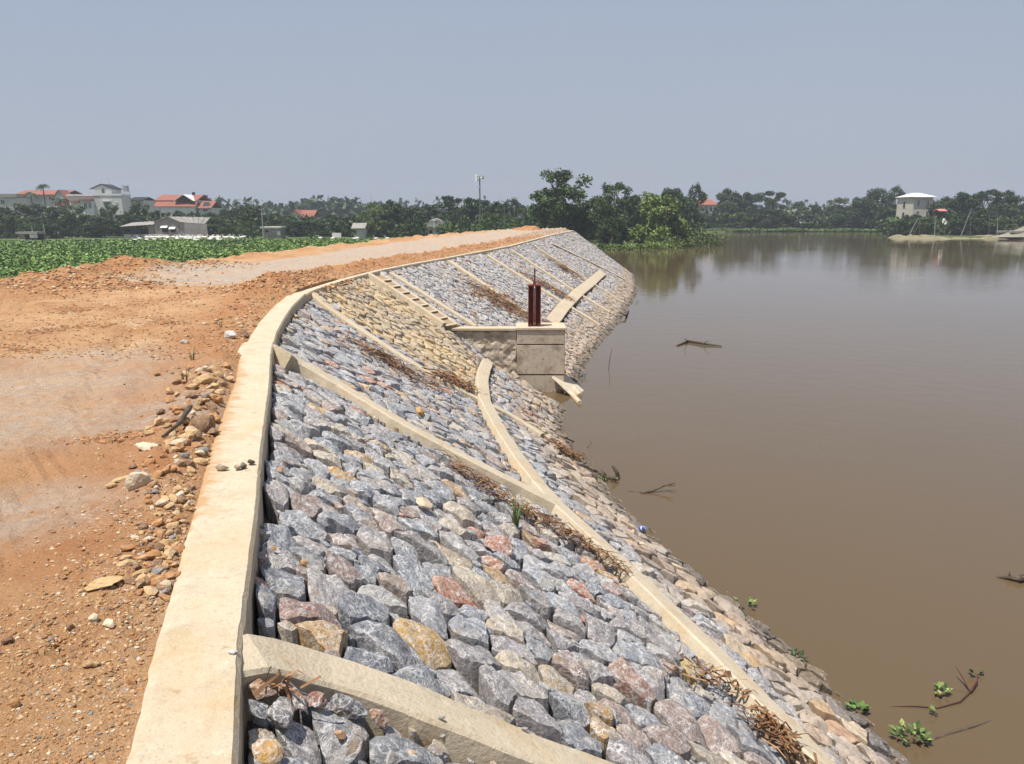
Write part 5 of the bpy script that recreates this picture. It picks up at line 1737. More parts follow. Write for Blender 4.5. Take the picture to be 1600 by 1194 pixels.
for (xa, ya, xb_, yb_) in ((251, 353.5, 260, 363), (264, 355.5, 272, 363)):
    q0, q1 = b.p(xa, ya), b.p(xb_, yb_)
    mb_ = MB(); mb_.box(((q0[0] + q1[0]) / 2, -0.04, (q0[1] + q1[1]) / 2), (q1[0] - q0[0], 0.05, q0[1] - q1[1])); o = mb_.build('window', M_dark, b.r)
    mb_ = MB(); mb_.add([(q0[0] - .1, -0.06, q0[1] + .1), (q1[0] + .1, -0.06, q0[1] + .1), (q1[0] + .1, -0.6, q0[1] - .28), (q0[0] - .1, -0.6, q0[1] - .28), (q0[0] - .1, -0.06, q0[1] + .05), (q1[0] + .1, -0.06, q0[1] + .05), (q1[0] + .1, -0.6, q0[1] - .33), (q0[0] - .1, -0.6, q0[1] - .33)],
                              [(0, 3, 2, 1), (4, 5, 6, 7), (3, 7, 6, 2), (0, 4, 7, 3), (1, 2, 6, 5)]); mb_.build('shutter', M_white, o)
# lean-to
b = Bld('lean_to', 'open fronted lean-to with grey roof attached left of the duck shed', 'shed', 210, 150.3)
zt = b.p(0, 353)[1]; ztb = b.p(0, 349.5)[1]; q0 = b.p(187, 0)[0]; q1 = b.p(229, 0)[0]; q2 = b.p(239, 0)[0]
for i in range(8):
    xa = q0 + (q2 - q0) * i / 8; xb_ = q0 + (q2 - q0) * (i + 1) / 8 - 0.03
    lift_ = 0.0 + 0.05 * i
    mb_ = MB(); mb_.add([(xa, -0.6, zt + lift_ - .1), (xb_, -0.6, zt + lift_ - .1), (xb_ + 0.4, 4, ztb + lift_ + .2), (xa + 0.4, 4, ztb + lift_ + .2), (xa, -0.6, zt + lift_ - .15), (xb_, -0.6, zt + lift_ - .15), (xb_ + 0.4, 4, ztb + lift_ + .15), (xa + 0.4, 4, ztb + lift_ + .15)],
                          [(0, 1, 2, 3), (7, 6, 5, 4), (0, 4, 5, 1), (1, 5, 6, 2), (0, 3, 7, 4)]); mb_.build('roof_sheet', M_tin, b.r)
mb_ = MB(); mb_.box(((q0 + q1) / 2 + .1, 0.1, 0.35), (q1 - q0 - .3, 0.15, 0.8)); mb_.build('low_wall', M_wall, b.r)
mb_ = MB(); mb_.box(((q0 + q2) / 2, 3.6, 0.9), (q2 - q0 - .4, 0.15, 1.8)); mb_.build('back_wall', M_dark, b.r)
for t in (0.02, 0.36, 0.7, 1.0):
    mb_ = MB(); mb_.box((q0 + 0.2 + (q1 - q0 - .3) * t, -0.05, zt / 2 - 0.1), (0.12, 0.12, zt - .1)); mb_.build('post', M_bark, b.r)
mb_ = MB(); mb_.box(((q1 + q2) / 2, 0.15, zt / 2), (q2 - q1, 0.1, zt)); mb_.build('side_panel', M_tin, b.r)
b = Bld('shack', 'broken low shack of grey sheets at the far left field edge', 'shack', 37, 132)
for (xa, ya, xb_, yb_, f) in ((20, 362.5, 54, 366, 0.0), (22, 366, 30, 374, 0.5), (40, 365.5, 52, 372, 0.3)):
    b.rect('sheet', M_tin if f != 0.3 else M_white, xa, ya, xb_, yb_, f, 0.12 if f else 2.4)
b.rect('sill_plank', M_white, 27, 375, 45, 377.4, -0.3, 0.3)
b.rect('back_wall', M_dark, 22, 366, 52, 600, 2.1, 0.1)
b = Bld('hut', 'small grey flat hut beside the pale utility pole', 'hut', 422, 148)
b.rect('wall', M_tin, 408, 357, 437, 600, 0, 3)
b.rect('roof_slab', M_wall, 406, 354, 438.5, 356.6, -0.4, 4)
b.rect('door', M_white, 431, 361.5, 436, 367.5, -0.06, 0.05)
b.rect('window', M_dark, 413, 359.5, 418, 363, -0.05, 0.05)
b = Bld('hut', 'small grey hut with lit wall at the foot of the yellowish tree', 'hut', 562, 148)
b.rect('wall', M_wall, 556, 358.5, 568, 600, 0, 3)
b.roof(M_tin, 549, 571, 356.5, 348.5, -0.8, 4.4)
b.rect('upper_wall', M_dark, 551, 353, 569, 358, 0.2, 2.6)
for x_ in (551, 572): b.rect('post', M_bark, x_, 356, x_ + 1, 600, -0.4, 0.12)
b = Bld('hut', 'barn shaped hut with rounded grey roof and white gable vent', 'hut', 679, 146)
b.rect('wall', M_wall, 668, 358.5, 692, 600, 0, 4)
x0, ze = b.p(666.5, 357); x1, zr = b.p(692.5, 341)
mb_ = MB(); prof_ = [(0.0, 0.0), (0.04, 0.42), (0.2, 0.80), (0.5, 1.0), (0.8, 0.80), (0.96, 0.42), (1.0, 0.0)]
vs = [(x0 + (x1 - x0) * u, -0.5, ze + (zr - ze) * v) for u, v in prof_] + [(x0 + (x1 - x0) * u, 4.2, ze + (zr - ze) * v) for u, v in prof_]
mb_.add(vs, [tuple(range(7))[::-1], tuple(range(7, 14))] + [(i, i + 1, i + 8, i + 7) for i in range(6)] + [(6, 0, 7, 13)]); mb_.build('roof', M_tin, b.r)
b.rect('gable_vent', M_white, 674.5, 342.5, 682, 345, -0.58, 0.07)
b.rect('gable_board', M_white, 677.5, 345.2, 679, 357, -0.56, 0.05)
b.rect('eave_band', M_wall, 667, 352.8, 692, 353.8, -0.57, 0.06)
b.rect('window', M_dark, 669, 360, 675, 365, -0.06, 0.05); b.rect('opening', M_dark, 681, 360.5, 690, 362.5, -0.06, 0.05)
for x_ in (664, 692.6): b.rect('post', M_bark, x_, 357, x_ + 1, 600, -0.5, 0.12)
b = Bld('panel', 'white sheet panel standing at the edge of the green strip', 'panel', 525, 138)
b.rect('sheet', M_white, 517.5, 364, 531.5, 371, 0, 0.05)
for x_ in (516.2, 531.8): b.rect('post', M_bark, x_, 353 if x_ > 520 else 362, x_ + .6, 600, 0, 0.08)
# river houses
HR = 'houses across the river'
b = Bld('house', 'pale house with salmon red roof half hidden by far bank trees', 'house', 1105, 262, group=HR)
b.rect('wall', M_wall, 1090, 320, 1122, 600, 0, 12)
b.roof(M_tile, 1089, 1124, 320, 310.5, -0.8, 13.5, 'hip', inset=2.2)
for x_ in (1093, 1101, 1108, 1115): b.win(x_, 323, x_ + 4, 330, -0.02)
b.rect('lower_block', M_wall, 1110, 334, 1124, 600, -3, 2.9)
b = Bld('house', 'low white riverside building with broken gable and collapsed veranda', 'house', 1253, 240, group=HR)
b.rect('wall', M_wall, 1232, 337, 1262, 600, 0, 8)
b.gable_front(M_tin, M_white, 1228, 1266, 337.5, 328, -0.4, 8, 0.5)
b.rect('eave_beam', M_dark, 1232, 337.8, 1271, 340.5, -1.5, 0.4)
for k, x_ in enumerate((1234, 1239, 1244, 1249, 1254, 1259, 1264, 1269)):
    a_, z_ = b.p(x_, 342); mb_ = MB(); dx = rs.uniform(-.5, .9)
    mb_.add([(a_ - .35, -1.2, z_), (a_ + .35, -1.2, z_ + .1), (a_ + dx, -1.6, z_ - 1.6), (a_ + dx - 0.8, -1.6, z_ - 1.3), (a_ - .35, -1.12, z_), (a_ + .35, -1.12, z_ + .1), (a_ + dx, -1.52, z_ - 1.6), (a_ + dx - 0.8, -1.52, z_ - 1.3)],
            [(0, 1, 2, 3), (7, 6, 5, 4), (0, 4, 5, 1), (1, 5, 6, 2), (2, 6, 7, 3), (3, 7, 4, 0)]); mb_.build('broken_panel', M_white, b.r)
b.rect('veranda_wall', M_dark, 1233, 350, 1271, 600, -1.3, 0.2)
b = Bld('house', 'cream two storey house with bright white hip roof on the right bank', 'house', 1428, 190, group=HR)
xl, xr = b.p(1425, 307)[0], b.p(1455, 307)[0]
ze = b.p(0, 307.5)[1]; zr = b.p(0, 301)[1]
mb_ = MB(); mb_.box(((xl + xr) / 2, 4, ze / 2), (xr - xl, 8, ze)); mb_.build('wall', M_cream, b.r)
b.roof(M_white, 1422, 1459, 307.5, 300.8, -0.6, 9.2, 'hip', inset=2.0)
b.rect('cornice', M_white, 1425, 308.3, 1455, 309.6, -0.12, 0.1)
for zz_ in (315, 332):
    zt_ = b.p(0, zz_)[1]
    fw = MB().box((xl - 0.03, 4.2, zt_ - 0.7), (0.12, 1.1, 1.6)).build('window', M_wall, b.r)
    MB().box((xl - 0.08, 4.2, zt_ - 0.7), (0.06, 0.9, 1.4)).build('pane', M_glass, fw)
for x_ in (1431, 1446): b.win(x_, 313, x_ + 3.2, 322, -0.02, M_wall)
for x_ in (1431, 1446): b.win(x_, 330, x_ + 4, 338, -0.02, M_wall)
b = Bld('roof_shelter', 'small pink tin roof peeping out of the right bank trees', 'roof', 1473, 185, group=HR)
b.roof(material('pink_tin', (0.55, 0.20, 0.18), 0.7), 1467, 1480, 329.5, 326.5, 0, 3)
for x_ in (1468.5, 1478): b.rect('post', M_bark, x_, 329, x_ + .8, 600, 1, 0.12)

# ------------------------------------------------------------------ poles, loudspeakers, palms
def pole(px, ytop, D, r, m, label, name='utility_pole', cat='pole', group=None, zg=ZF, arm=True):
    p = at_y(px, ytop, D); H = p.z - zg
    root = empty(name, (p.x, D, zg))
    MB().tube([(0, 0, 0), (0, 0, H)], [r, r * 0.7], 8).build('shaft', m, root)
    if arm: 
        MB().box((0, -r, H - 0.35), (1.1, 0.08, 0.1)).build('crossarm', m, root)
        for x in (-.45, 0.45): MB().tube([(x, -r, H - 0.3), (x, -r, H - 0.12)], 0.04, 6).build('insulator', M_white, root)
    tag(root, label, cat, group)
    return root


pole(249.5, 322, 158, 0.14, M_pole, 'pale concrete utility pole rising behind the duck shed')
pole(408.5, 325, 146, 0.13, M_pole, 'pale utility pole standing beside the small grey hut')
pole(634, 322, 175, 0.12, M_pole, 'thin pale pole in the dark clump left of the barn shaped hut')
pole(580, 304, 170, 0.05, M_steel, 'very thin mast above the yellowish green tree', 'mast', 'mast', arm=False)
pole(1258, 311, 270, 0.15, M_pole, 'distant utility pole behind the broken white building')
for (px, yt, lab) in ((49.5, 353, 'left of two grey posts above the broken shack'), (68, 352, 'right of two grey posts above the broken shack')):
    pole(px, yt, 134, 0.10, M_pole, lab, 'post', 'post', 'posts at the field edge', arm=False)
for (px, yt, lab) in ((788, 328, 'left of two slim green posts beside the dirt road end'), (804.5, 325, 'right of two slim green posts beside the dirt road end')):
    pole(px, yt, 84, 0.06, M_green, lab, 'post', 'post', 'green posts beside the road', arm=False)
pt = at_y(749.5, 274, 92)
spk = empty('loudspeaker_pole', (pt.x, 92, ZF)); Hs = pt.z - ZF
tag(spk, 'tall thin dark pole with white horn loudspeakers at its top', 'loudspeaker pole')
MB().tube([(0, 0, 0), (0, 0, Hs)], [0.10, 0.07], 8).build('shaft', M_green, spk)
for k, (dx, dz, sg) in enumerate(((-0.18, -0.1, -1), (-0.15, -0.55, -1), (0.16, -0.3, 1))):
    c = Vector((0, -0.05, Hs + dz)); e = Vector((sg * 0.42, -0.32, Hs + dz + 0.02))
    m_ = MB(); m_.tube([c, c.lerp(e, 0.4), c.lerp(e, 0.75), e], [0.05, 0.07, 0.14, 0.23], 12); m_.build('horn', M_white, spk)
MB().box((0, 0, Hs - 1.35), (0.26, 0.22, 0.34)).build('junction_box', M_white, spk)


def palm(px, ytop, D, label, rr=2.4):
    p = at_y(px, ytop + 4, D); H = p.z - ZF
    root = empty('palm_tree', (p.x, D, ZF))
    MB().tube([(0, 0, 0), (0.1, 0, H * .5), (0, 0, H)], [0.20, 0.15, 0.12], 8).build('trunk', M_bark, root)
    rnd = random.Random(int(px))
    for k in range(13):
        m_ = MB(); g = rnd.uniform(0.8, 1.2); m_.cur = (0.035 * g, 0.062 * g, 0.022 * g, 1.1)
        a = k * 2.4; el = rnd.uniform(-0.1, 1.0)
        prev = Vector((0, 0, H)); L_ = rr * rnd.uniform(.8, 1.05)
        pts_ = []
        for j in range(8):
            t = j / 7
            hor = L_ * (math.cos(el) * t); ver = L_ * (math.sin(el) * t - 0.75 * t * t)
            pts_.append(Vector((math.cos(a) * hor, math.sin(a) * hor, H + ver)))
        m_.tube(pts_, [0.03] * 7 + [0.01], 4)
        for j in range(1, 8):
            d = (pts_[j] - pts_[j - 1]).normalized(); s_ = d.cross(Vector((0, 0, 1))).normalized()
            wl = 0.55 * math.sin(math.pi * (j / 8)) + 0.12
            for sg in (-1, 1):
                for sub in (0, 0.5):
                    b0 = pts_[j - 1].lerp(pts_[j], sub)
                    tip = b0 + s_ * sg * wl + d * 0.25 - Vector((0, 0, 0.22))
                    m_.add([tuple(b0), tuple(b0 + d * 0.17), tuple(tip)], [(0, 1, 2)])
        m_.build('frond', M_leaf, root)
    tag(root, label, 'palm', 'areca palms by the red roofed house')


palm(66.5, 286, 196, 'tall thin areca palm standing against the sky above the red roof', 2.0)
palm(48, 298, 200, 'short palm with its crown in front of the long red roof', 2.0)
palm(94, 308, 190, 'small dark palm beside the red gable left of the white villa', 2.2)

# ------------------------------------------------------------------ ducks and egrets
def duck():
    root = empty('duck', (0, 0, 0))
    bm = bmesh.new(); bmesh.ops.create_uvsphere(bm, u_segments=10, v_segments=7, radius=1)
    for v in bm.verts:
        x, y, z = v.co
        k = 1 + 0.25 * (x if x < 0 else 0)
        v.co = Vector((x * 0.30, y * 0.14 * k, z * 0.14 * k + 0.24 + (0.06 * x * x if x < 0 else 0.0)))
    bm.verts.index_update(); m_ = MB(); m_.v = [tuple(v.co) for v in bm.verts]; m_.f = [tuple(v.index for v in f.verts) for f in bm.faces]; m_.c = [(1,) * 4] * len(m_.v); bm.free()
    m_.tube([(0.20, 0, 0.28), (0.27, 0, 0.40), (0.28, 0, 0.50), (0.32, 0, 0.56), (0.37, 0, 0.55)], [0.08, 0.05, 0.042, 0.06, 0.03], 7)
    m_.build('body', M_feather, root)
    MB().tube([(0.37, 0, 0.555), (0.45, 0, 0.535)], [0.025, 0.016], 5).build('bill', M_bill, root)
    for s_ in (-1, 1): MB().tube([(0, 0.06 * s_, 0.16), (0.02, 0.06 * s_, 0.0)], 0.014, 4).build('leg', M_bill, root)
    return root


D0 = duck(); dk = kids(D0)
nd = 0
zones = ['at the left end of', 'in the left half of', 'in the right half of', 'at the thin right end of']
for k in range(118):
    px = 229 + 150 * rs.random() ** 1.25 if k < 95 else rs.uniform(190, 430)
    if px > 345 and rs.random() < 0.5: px -= 70
    py = 373.2 + rs.gauss(0, 0.35) if k < 95 else rs.uniform(374.4, 378)
    p = at_z(px, py, ZF + 0.03)
    r_ = D0 if nd == 0 else copy_tree(D0, None, dk)
    r_.location = p; r_.rotation_euler = (0, 0, rs.choice((0, math.pi)) + rs.uniform(-.7, .7)); s_ = rs.uniform(1.15, 1.4); r_.scale = (s_, s_, s_)
    z_ = zones[0 if px < 262 else 1 if px < 290 else 2 if px < 325 else 3]
    tag(r_, ('white duck %s the flock before the shed' % z_) if k < 95 else 'white duck straggling on the crop side of the flock', 'duck', 'white duck flock before the shed' if k < 95 else 'stray ducks by the crop')
    nd += 1
EG = [(382, 372.5, 'white duck walking below the small grey hut, left end of the stragglers'), (501, 374.5, 'white bird on the green strip left of the white panel'), (520, 375.3, 'white bird just below the white panel'),
      (554, 375.8, 'left bird of the pair right of the white panel'), (558.5, 375.0, 'right bird of the pair right of the white panel'), (588, 375.5, 'single white bird below the yellowish tree'),
      (605.5, 375.4, 'single white bird below the dark clump'), (686, 376.2, 'left bird of the pair near the road edge'), (691, 375.6, 'right bird of the pair near the road edge'), (663, 370, 'white bird near the barn shaped hut')]
for (px, py, lab) in EG:
    p = at_z(px, py, ZF + 0.03)
    r_ = copy_tree(D0, None, dk); r_.location = p; r_.rotation_euler = (0, 0, rs.choice((0, math.pi)) + rs.uniform(-.4, .4)); r_.scale = (1.35, 1.35, 1.35)
    r_.name = 'duck'
    tag(r_, lab, 'duck', 'white birds scattered on the green strip')

# ------------------------------------------------------------------ net poles on the right bank
NPG = 'leaning net poles on the right bank'
for k, (x0, y0, x1, y1, D, lab) in enumerate(((1421, 363, 1434, 341, 160, 'leftmost pale leaning net pole'), (1427, 361, 1440, 344, 163, 'thin pole crossing behind the leftmost net pole'), (1437.5, 358, 1437.5, 340, 164, 'short upright pole beside the leftmost net pole'),
                               (1461, 361, 1461, 341, 162, 'upright pole standing left of the white rag'), (1465, 361, 1482, 345, 162, 'leaning pole carrying the white rag'), (1476, 364, 1476, 348, 161, 'upright pole under the white rag'),
                               (1503, 358, 1518, 326, 163, 'tallest leaning net pole'), (1516.5, 364, 1516.5, 338, 161, 'upright pole right of the tallest leaning one'), (1546, 360, 1546, 332, 166, 'thin upright pole among the right trees'), (1559, 360, 1559, 340, 166, 'last upright pole before the drying net'))):
    a, b_ = at_y(x0, y0, D), at_y(x1, y1, D + 0.8)
    a.z = min(a.z, ZF + 0.3)
    m_ = MB(); b2 = b_ - a
    m_.tube([(0, 0, -0.2), tuple(b2 * 0.5 + Vector((0.05, 0, 0.1))), tuple(b2)], [0.06, 0.05, 0.035], 6)
    o = m_.build('net_pole', M_bark if k % 3 else M_pole); o.location = a
    tag(o, lab, 'pole', NPG)
a = at_y(1475.5, 346, 161.3)
m_ = MB(); rnd = random.Random(4); vs = []
for i in range(6):
    for j in range(6):
        vs.append((i * 0.16 - .4 + 0.08 * rnd.random(), 0.16 * math.sin(i * 1.7 + j), -j * 0.19 + 0.3 * math.sin(i * 1.1) + 0.4))
m_.add(vs, [(i * 6 + j, i * 6 + j + 1, i * 6 + j + 7, i * 6 + j + 6) for i in range(5) for j in range(5)])
o = m_.build('rag', M_white); o.location = a; so = o.modifiers.new('thick', 'SOLIDIFY'); so.thickness = 0.03
tag(o, 'white rag bundle hanging on the net poles of the right bank', 'rag')
net = empty('drying_net', at_y(1570, 371, 156)); net.location.z = ZF
tag(net, 'grey brown net hung like a tent from a ridge pole at the right bank', 'net')
NL = Vector(net.location)
A, B, C_ = at_y(1543, 371, 156), at_y(1600, 353, 156), at_y(1600, 371, 156)
m_ = MB(); vs = []
for i in range(13):
    t = i / 12; top = A.lerp(B, t); z0_ = ZW + 0.5
    for j in range(6):
        s_ = j / 5
        q = Vector((top.x, 156 - 1.8 * s_, top.z + (z0_ - top.z) * s_ - 0.35 * math.sin(math.pi * t) * (1 - s_)))
        vs.append((q.x, q.y + 0.1 * math.sin(i * 2.1) * s_, q.z))
m_.add(vs, [(i * 6 + j, i * 6 + j + 1, i * 6 + j + 7, i * 6 + j + 6) for i in range(12) for j in range(5)])
loc_build(m_, 'net_cloth', M_net, net, NL).modifiers.new('thick', 'SOLIDIFY').thickness = 0.02
m_ = MB(); m_.tube([A, B + (B - A) * 0.1], 0.05, 6); loc_build(m_, 'ridge_pole', M_bark, net, NL)
m_ = MB(); m_.tube([C_ - Vector((0, 0, .5)), B], 0.05, 6); loc_build(m_, 'prop', M_bark, net, NL)
b = Bld('boat_shelter', 'dark low hut at the water edge cut by the right edge of the view', 'hut', 1594, 155.5, ZW)
b.rect('body', M_dark, 1585, 364, 1606, 372.5, 0, 4); b.rect('roof_slab', M_tin, 1582, 361, 1608, 364, -0.5, 5)

# ------------------------------------------------------------------ debris on the slope
def reeds(px_poly, n_, ln, r, seed, label, spread=0.16, thick=0.10):
    rnd = random.Random(seed); m_ = MB()
    P_ = [on_slope(a, b) for a, b in px_poly]
    tl = [(P_[i + 1] - P_[i]).length for i in range(len(P_) - 1)]
    for _ in range(n_):
        k = rnd.choices(range(len(tl)), tl)[0]
        c = P_[k].lerp(P_[k + 1], rnd.random())
        d0 = (P_[k + 1] - P_[k]).normalized()
        c = c + Vector((rnd.gauss(0, 1), rnd.gauss(0, 1), 0)) * spread
        h = slope(c.x, c.y)
        if not h: continue
        a = rnd.gauss(0, 1.1)
        d = Matrix.Rotation(a, 3, h[1]) @ d0
        L_ = ln * rnd.uniform(0.3, 1.2); up = rnd.uniform(0.02, thick + 0.03)
        p0 = h[0] + h[1] * up; s_ = d.cross(h[1])
        bend = rnd.uniform(-.25, .25) * L_
        g = rnd.uniform(0.6, 1.3)
        cc_ = rnd.choice(((0.26, 0.13, 0.06), (0.18, 0.085, 0.04), (0.34, 0.20, 0.10), (0.10, 0.055, 0.03)))
        m_.cur = (cc_[0] * g, cc_[1] * g, cc_[2] * g, 1.1)
        rr_ = r * rnd.uniform(0.5, 1.3)
        pts_ = [p0 - d * L_ / 2, p0 + s_ * bend + h[1] * rnd.uniform(0, .05), p0 + d * L_ / 2 + h[1] * rnd.uniform(-.03, .06)]
        if rnd.random() < 0.55:
            u_ = s_ * rr_ * 1.8
            m_.add([tuple(pts_[0] - u_), tuple(pts_[0] + u_), tuple(pts_[1] + u_), tuple(pts_[1] - u_), tuple(pts_[2] + u_ * .4), tuple(pts_[2] - u_ * .4)], [(0, 1, 2, 3), (3, 2, 4, 5)])
        else: m_.tube(pts_, [rr_, rr_, rr_ * 0.6], 4)
    return tag(m_.build('dried_reeds', M_straw), label, 'dried reeds', kind='stuff')


reeds([(706, 735), (755, 769), (795, 796)], 170, 0.30, 0.0045, 1, 'brown dried reeds washed along the lower side of the second rib', 0.09)
reeds([(800, 800), (845, 822), (900, 856), (945, 884), (965, 900)], 320, 0.24, 0.0045, 2, 'long brown drift of dried reeds beside the mid slope beam', 0.07)
reeds([(560, 545), (590, 556), (640, 590), (665, 602)], 260, 0.36, 0.007, 3, 'rusty brown reed drift between the second and third ribs', 0.22)
reeds([(680, 590), (735, 612)], 140, 0.45, 0.010, 4, 'thin reed drift just above the third rib', 0.12)
reeds([(760, 460), (785, 475), (815, 490)], 330, 0.6, 0.012, 5, 'red brown reed heap behind the steel gate', 0.6)
reeds([(832, 436), (850, 446), (885, 468)], 120, 0.7, 0.013, 6, 'reed drift running down to the far beam', 0.3)
reeds([(868, 410), (890, 427)], 80, 0.8, 0.014, 7, 'small reed patch high on the far slope', 0.5)
reeds([(1180, 1130), (1210, 1165), (1235, 1190)], 130, 0.22, 0.007, 8, 'dark brown husks and sticks beside the beam at the bottom edge', 0.07)
reeds([(1040, 1050), (1160, 1090)], 60, 0.15, 0.006, 9, 'few brown reed scraps between the lower grey stones', 0.05)
reeds([(868, 700), (905, 722)], 90, 0.35, 0.008, 10, 'small tan reed patch on the stones at the waterline', 0.10)
reeds([(405, 1090), (440, 1098)], 14, 0.12, 0.005, 11, 'few brown scraps under the start of the near rib', 0.04)
# grass tufts
def tuft(px, ground, n_, h, seed, label, gcol=(0.09, 0.15, 0.04), z=None):
    rnd = random.Random(seed)
    q = on_slope(*px) if ground is None else Vector((at_z(*px, 0).x, at_z(*px, 0).y, 0))
    if ground is not None: q.z = ground_z(q.x, q.y)
    root = empty('grass_tuft', q); tag(root, label, 'grass', None)
    for k in range(n_):
        m_ = MB(); a = rnd.uniform(0, 6.283); L_ = h * rnd.uniform(0.45, 1.1); sp = rnd.uniform(0.12, 0.6)
        d = Vector((math.cos(a), math.sin(a), 0)); s_ = Vector((-d.y, d.x, 0)); wd = 0.006 * h / 0.3
        f_ = rnd.uniform(.7, 1.5); c = gcol if rnd.random() < .75 else (0.22, 0.19, 0.08)
        m_.cur = (c[0] * f_, c[1] * f_, c[2] * f_, 1.1)
        vs = []
        for j in range(5):
            t = j / 4
            p = d * (sp * L_ * t * t + 0.02) + Vector((0, 0, L_ * t * (1 - 0.35 * sp * t)))
            w_ = wd * (1 - t) + 0.0005
            vs += [tuple(p - s_ * w_), tuple(p + s_ * w_)]
        m_.add(vs, [(2 * j, 2 * j + 1, 2 * j + 3, 2 * j + 2) for j in range(4)])
        m_.build('blade', M_leaf, root)


tuft((806, 826), None, 34, 0.40, 1, 'green and yellow grass tuft growing between the slope stones', (0.10, 0.15, 0.04))
tuft((301, 566), 0, 18, 0.16, 2, 'small green grass tuft on the dirt beside the rubble', (0.09, 0.14, 0.03))
tuft((290, 604), 0, 16, 0.22, 3, 'thin dry grass tuft left of the wide tan slab', (0.14, 0.12, 0.05))
tuft((345, 512), 0, 7, 0.22, 4, 'single thin seedling on the dirt near the far bend', (0.10, 0.10, 0.04))
tuft((66, 1022), 0, 8, 0.06, 5, 'tiny pale grass sprig on the dirt at lower left', (0.12, 0.15, 0.06))

# ------------------------------------------------------------------ things in the water
def branch(name, pxz, rads, label, group='dead branches in the water', m=M_wood, twigs=()):
    P_ = [at_z(px, py, ZW + dz) if y is None else at_y(px, py, y) for px, py, dz, y in pxz]
    org = P_[0].copy()
    m_ = MB(); m_.tube([p - org for p in P_], rads, 7)
    o = m_.build(name, m); o.location = org
    for tw in twigs:
        Q = [at_z(px, py, ZW + dz) if y is None else at_y(px, py, y) for px, py, dz, y in tw]
        MB().tube([p - org for p in Q], [0.014, 0.011, 0.005][:len(Q)], 5).build('twig', m, o)
    tag(o, label, 'branch', group)
    return o


b0 = at_z(1003, 771, ZW)
yb = b0.y
branch('branch', [(992, 768, -0.03, None), (1003, 771, 0.0, yb), (1022, 766, 0, yb + 0.05), (1040, 758, 0, yb + 0.1), (1055, 755, 0, yb + 0.12)], [0.012, 0.026, 0.022, 0.016, 0.008], 'bare branch rising out of the brown water in front of the slope',
       twigs=[[(1040, 758, 0, yb + .1), (1050, 759, 0, yb + 0.0), (1056, 758, 0, yb - .02)], [(1003, 771, -0.01, None), (985, 768, 0.0, None), (965, 767, -0.02, None)]])
y2 = at_z(966, 748, ZW).y
branch('branch', [(966, 750, -0.05, y2), (964, 738, 0, y2), (957, 728, 0, y2 + .05)], [0.045, 0.038, 0.022], 'thick dark broken stub standing in the water beside green weeds')
branch('branch', [(966, 750, 0.0, None), (950, 746, 0.03, None), (935, 738, 0.06, None)], [0.05, 0.04, 0.03], 'dark log lying at the waterline behind the broken stub', twigs=[[(950, 746, .03, None), (944, 738, 0.12, None), (938, 734, 0.15, None)]])
branch('branch', [(1058, 540, 0.02, None), (1075, 533, 0.05, None), (1100, 537, 0.06, None), (1128, 541, 0.03, None)], [0.03, 0.05, 0.05, 0.02], 'dark floating branch far out on the open water', twigs=[[(1075, 533, 0.05, None), (1070, 530, .2, None), (1073, 529, .3, None)], [(1100, 537, .06, None), (1104, 533, .2, None), (1112, 533, .25, None)]])
branch('branch', [(1556, 902, 0.0, None), (1575, 902, 0.03, None), (1592, 905, 0.05, None), (1612, 904, 0.02, None)], [0.012, 0.035, 0.04, 0.02], 'knotty dark driftwood at the right edge of the water', twigs=[[(1575, 902, .03, None), (1578, 898, .08, None), (1577, 893, .12, None)], [(1575, 903, 0, None), (1576, 912, -0.03, None), (1576, 918, -.05, None)], [(1585, 903, .04, None), (1593, 899, .06, None), (1604, 898, .05, None)]])
branch('branch', [(1390, 1104, 0.0, None), (1430, 1103, 0.015, None), (1465, 1106, 0.01, None), (1500, 1096, 0.02, None), (1516, 1080, 0.03, None), (1527, 1070, 0.02, None)], [0.003, 0.006, 0.007, 0.007, 0.006, 0.003], 'thin reddish stem curving on the water at lower right', m=material('red_stem', (0.10, 0.045, 0.03), 0.7),
       twigs=[[(1516, 1079, .02, None), (1506, 1060, .08, None), (1494, 1042, .14, None)], [(1516, 1080, .03, None), (1526, 1064, .06, None), (1527, 1052, .08, None)]])
branch('branch', [(1400, 1160, 0.0, None), (1440, 1160, 0.01, None), (1475, 1150, -0.005, None), (1520, 1135, 0.006, None), (1558, 1124, -0.01, None)], [0.008, 0.012, 0.014, 0.014, 0.006], 'half sunken dark stick below the red stem')
branch('branch', [(1160, 955, 0.05, None), (1168, 965, 0.03, None), (1178, 978, 0.0, None)], [0.014, 0.018, 0.018], 'short pale stick with a green sprout at the waterline')
branch('branch', [(982, 486, 0.0, None), (977, 493, 0.15, None), (968, 488, 0.25, None)], [0.05, 0.05, 0.03], 'dark snag at the far waterline beside green weeds')
branch('branch', [(876, 682, 0.05, None), (884, 685, 0.12, None), (897, 690, 0.0, None)], [0.016, 0.018, 0.014], 'thin stick resting from the stones into the water')
branch('branch', [(918, 699, 0.0, None), (924, 693, 0.10, None), (922, 688, 0.16, None)], [0.010, 0.009, 0.005], 'tiny bent twig poking out of the water')
branch('branch', [(951, 576, 0, None), (953, 560, 0, at_z(951, 576, ZW).y), (956, 545, 0, at_z(951, 576, ZW).y)], [0.012, 0.010, 0.005], 'thin upright reed standing in the water off the sluice')
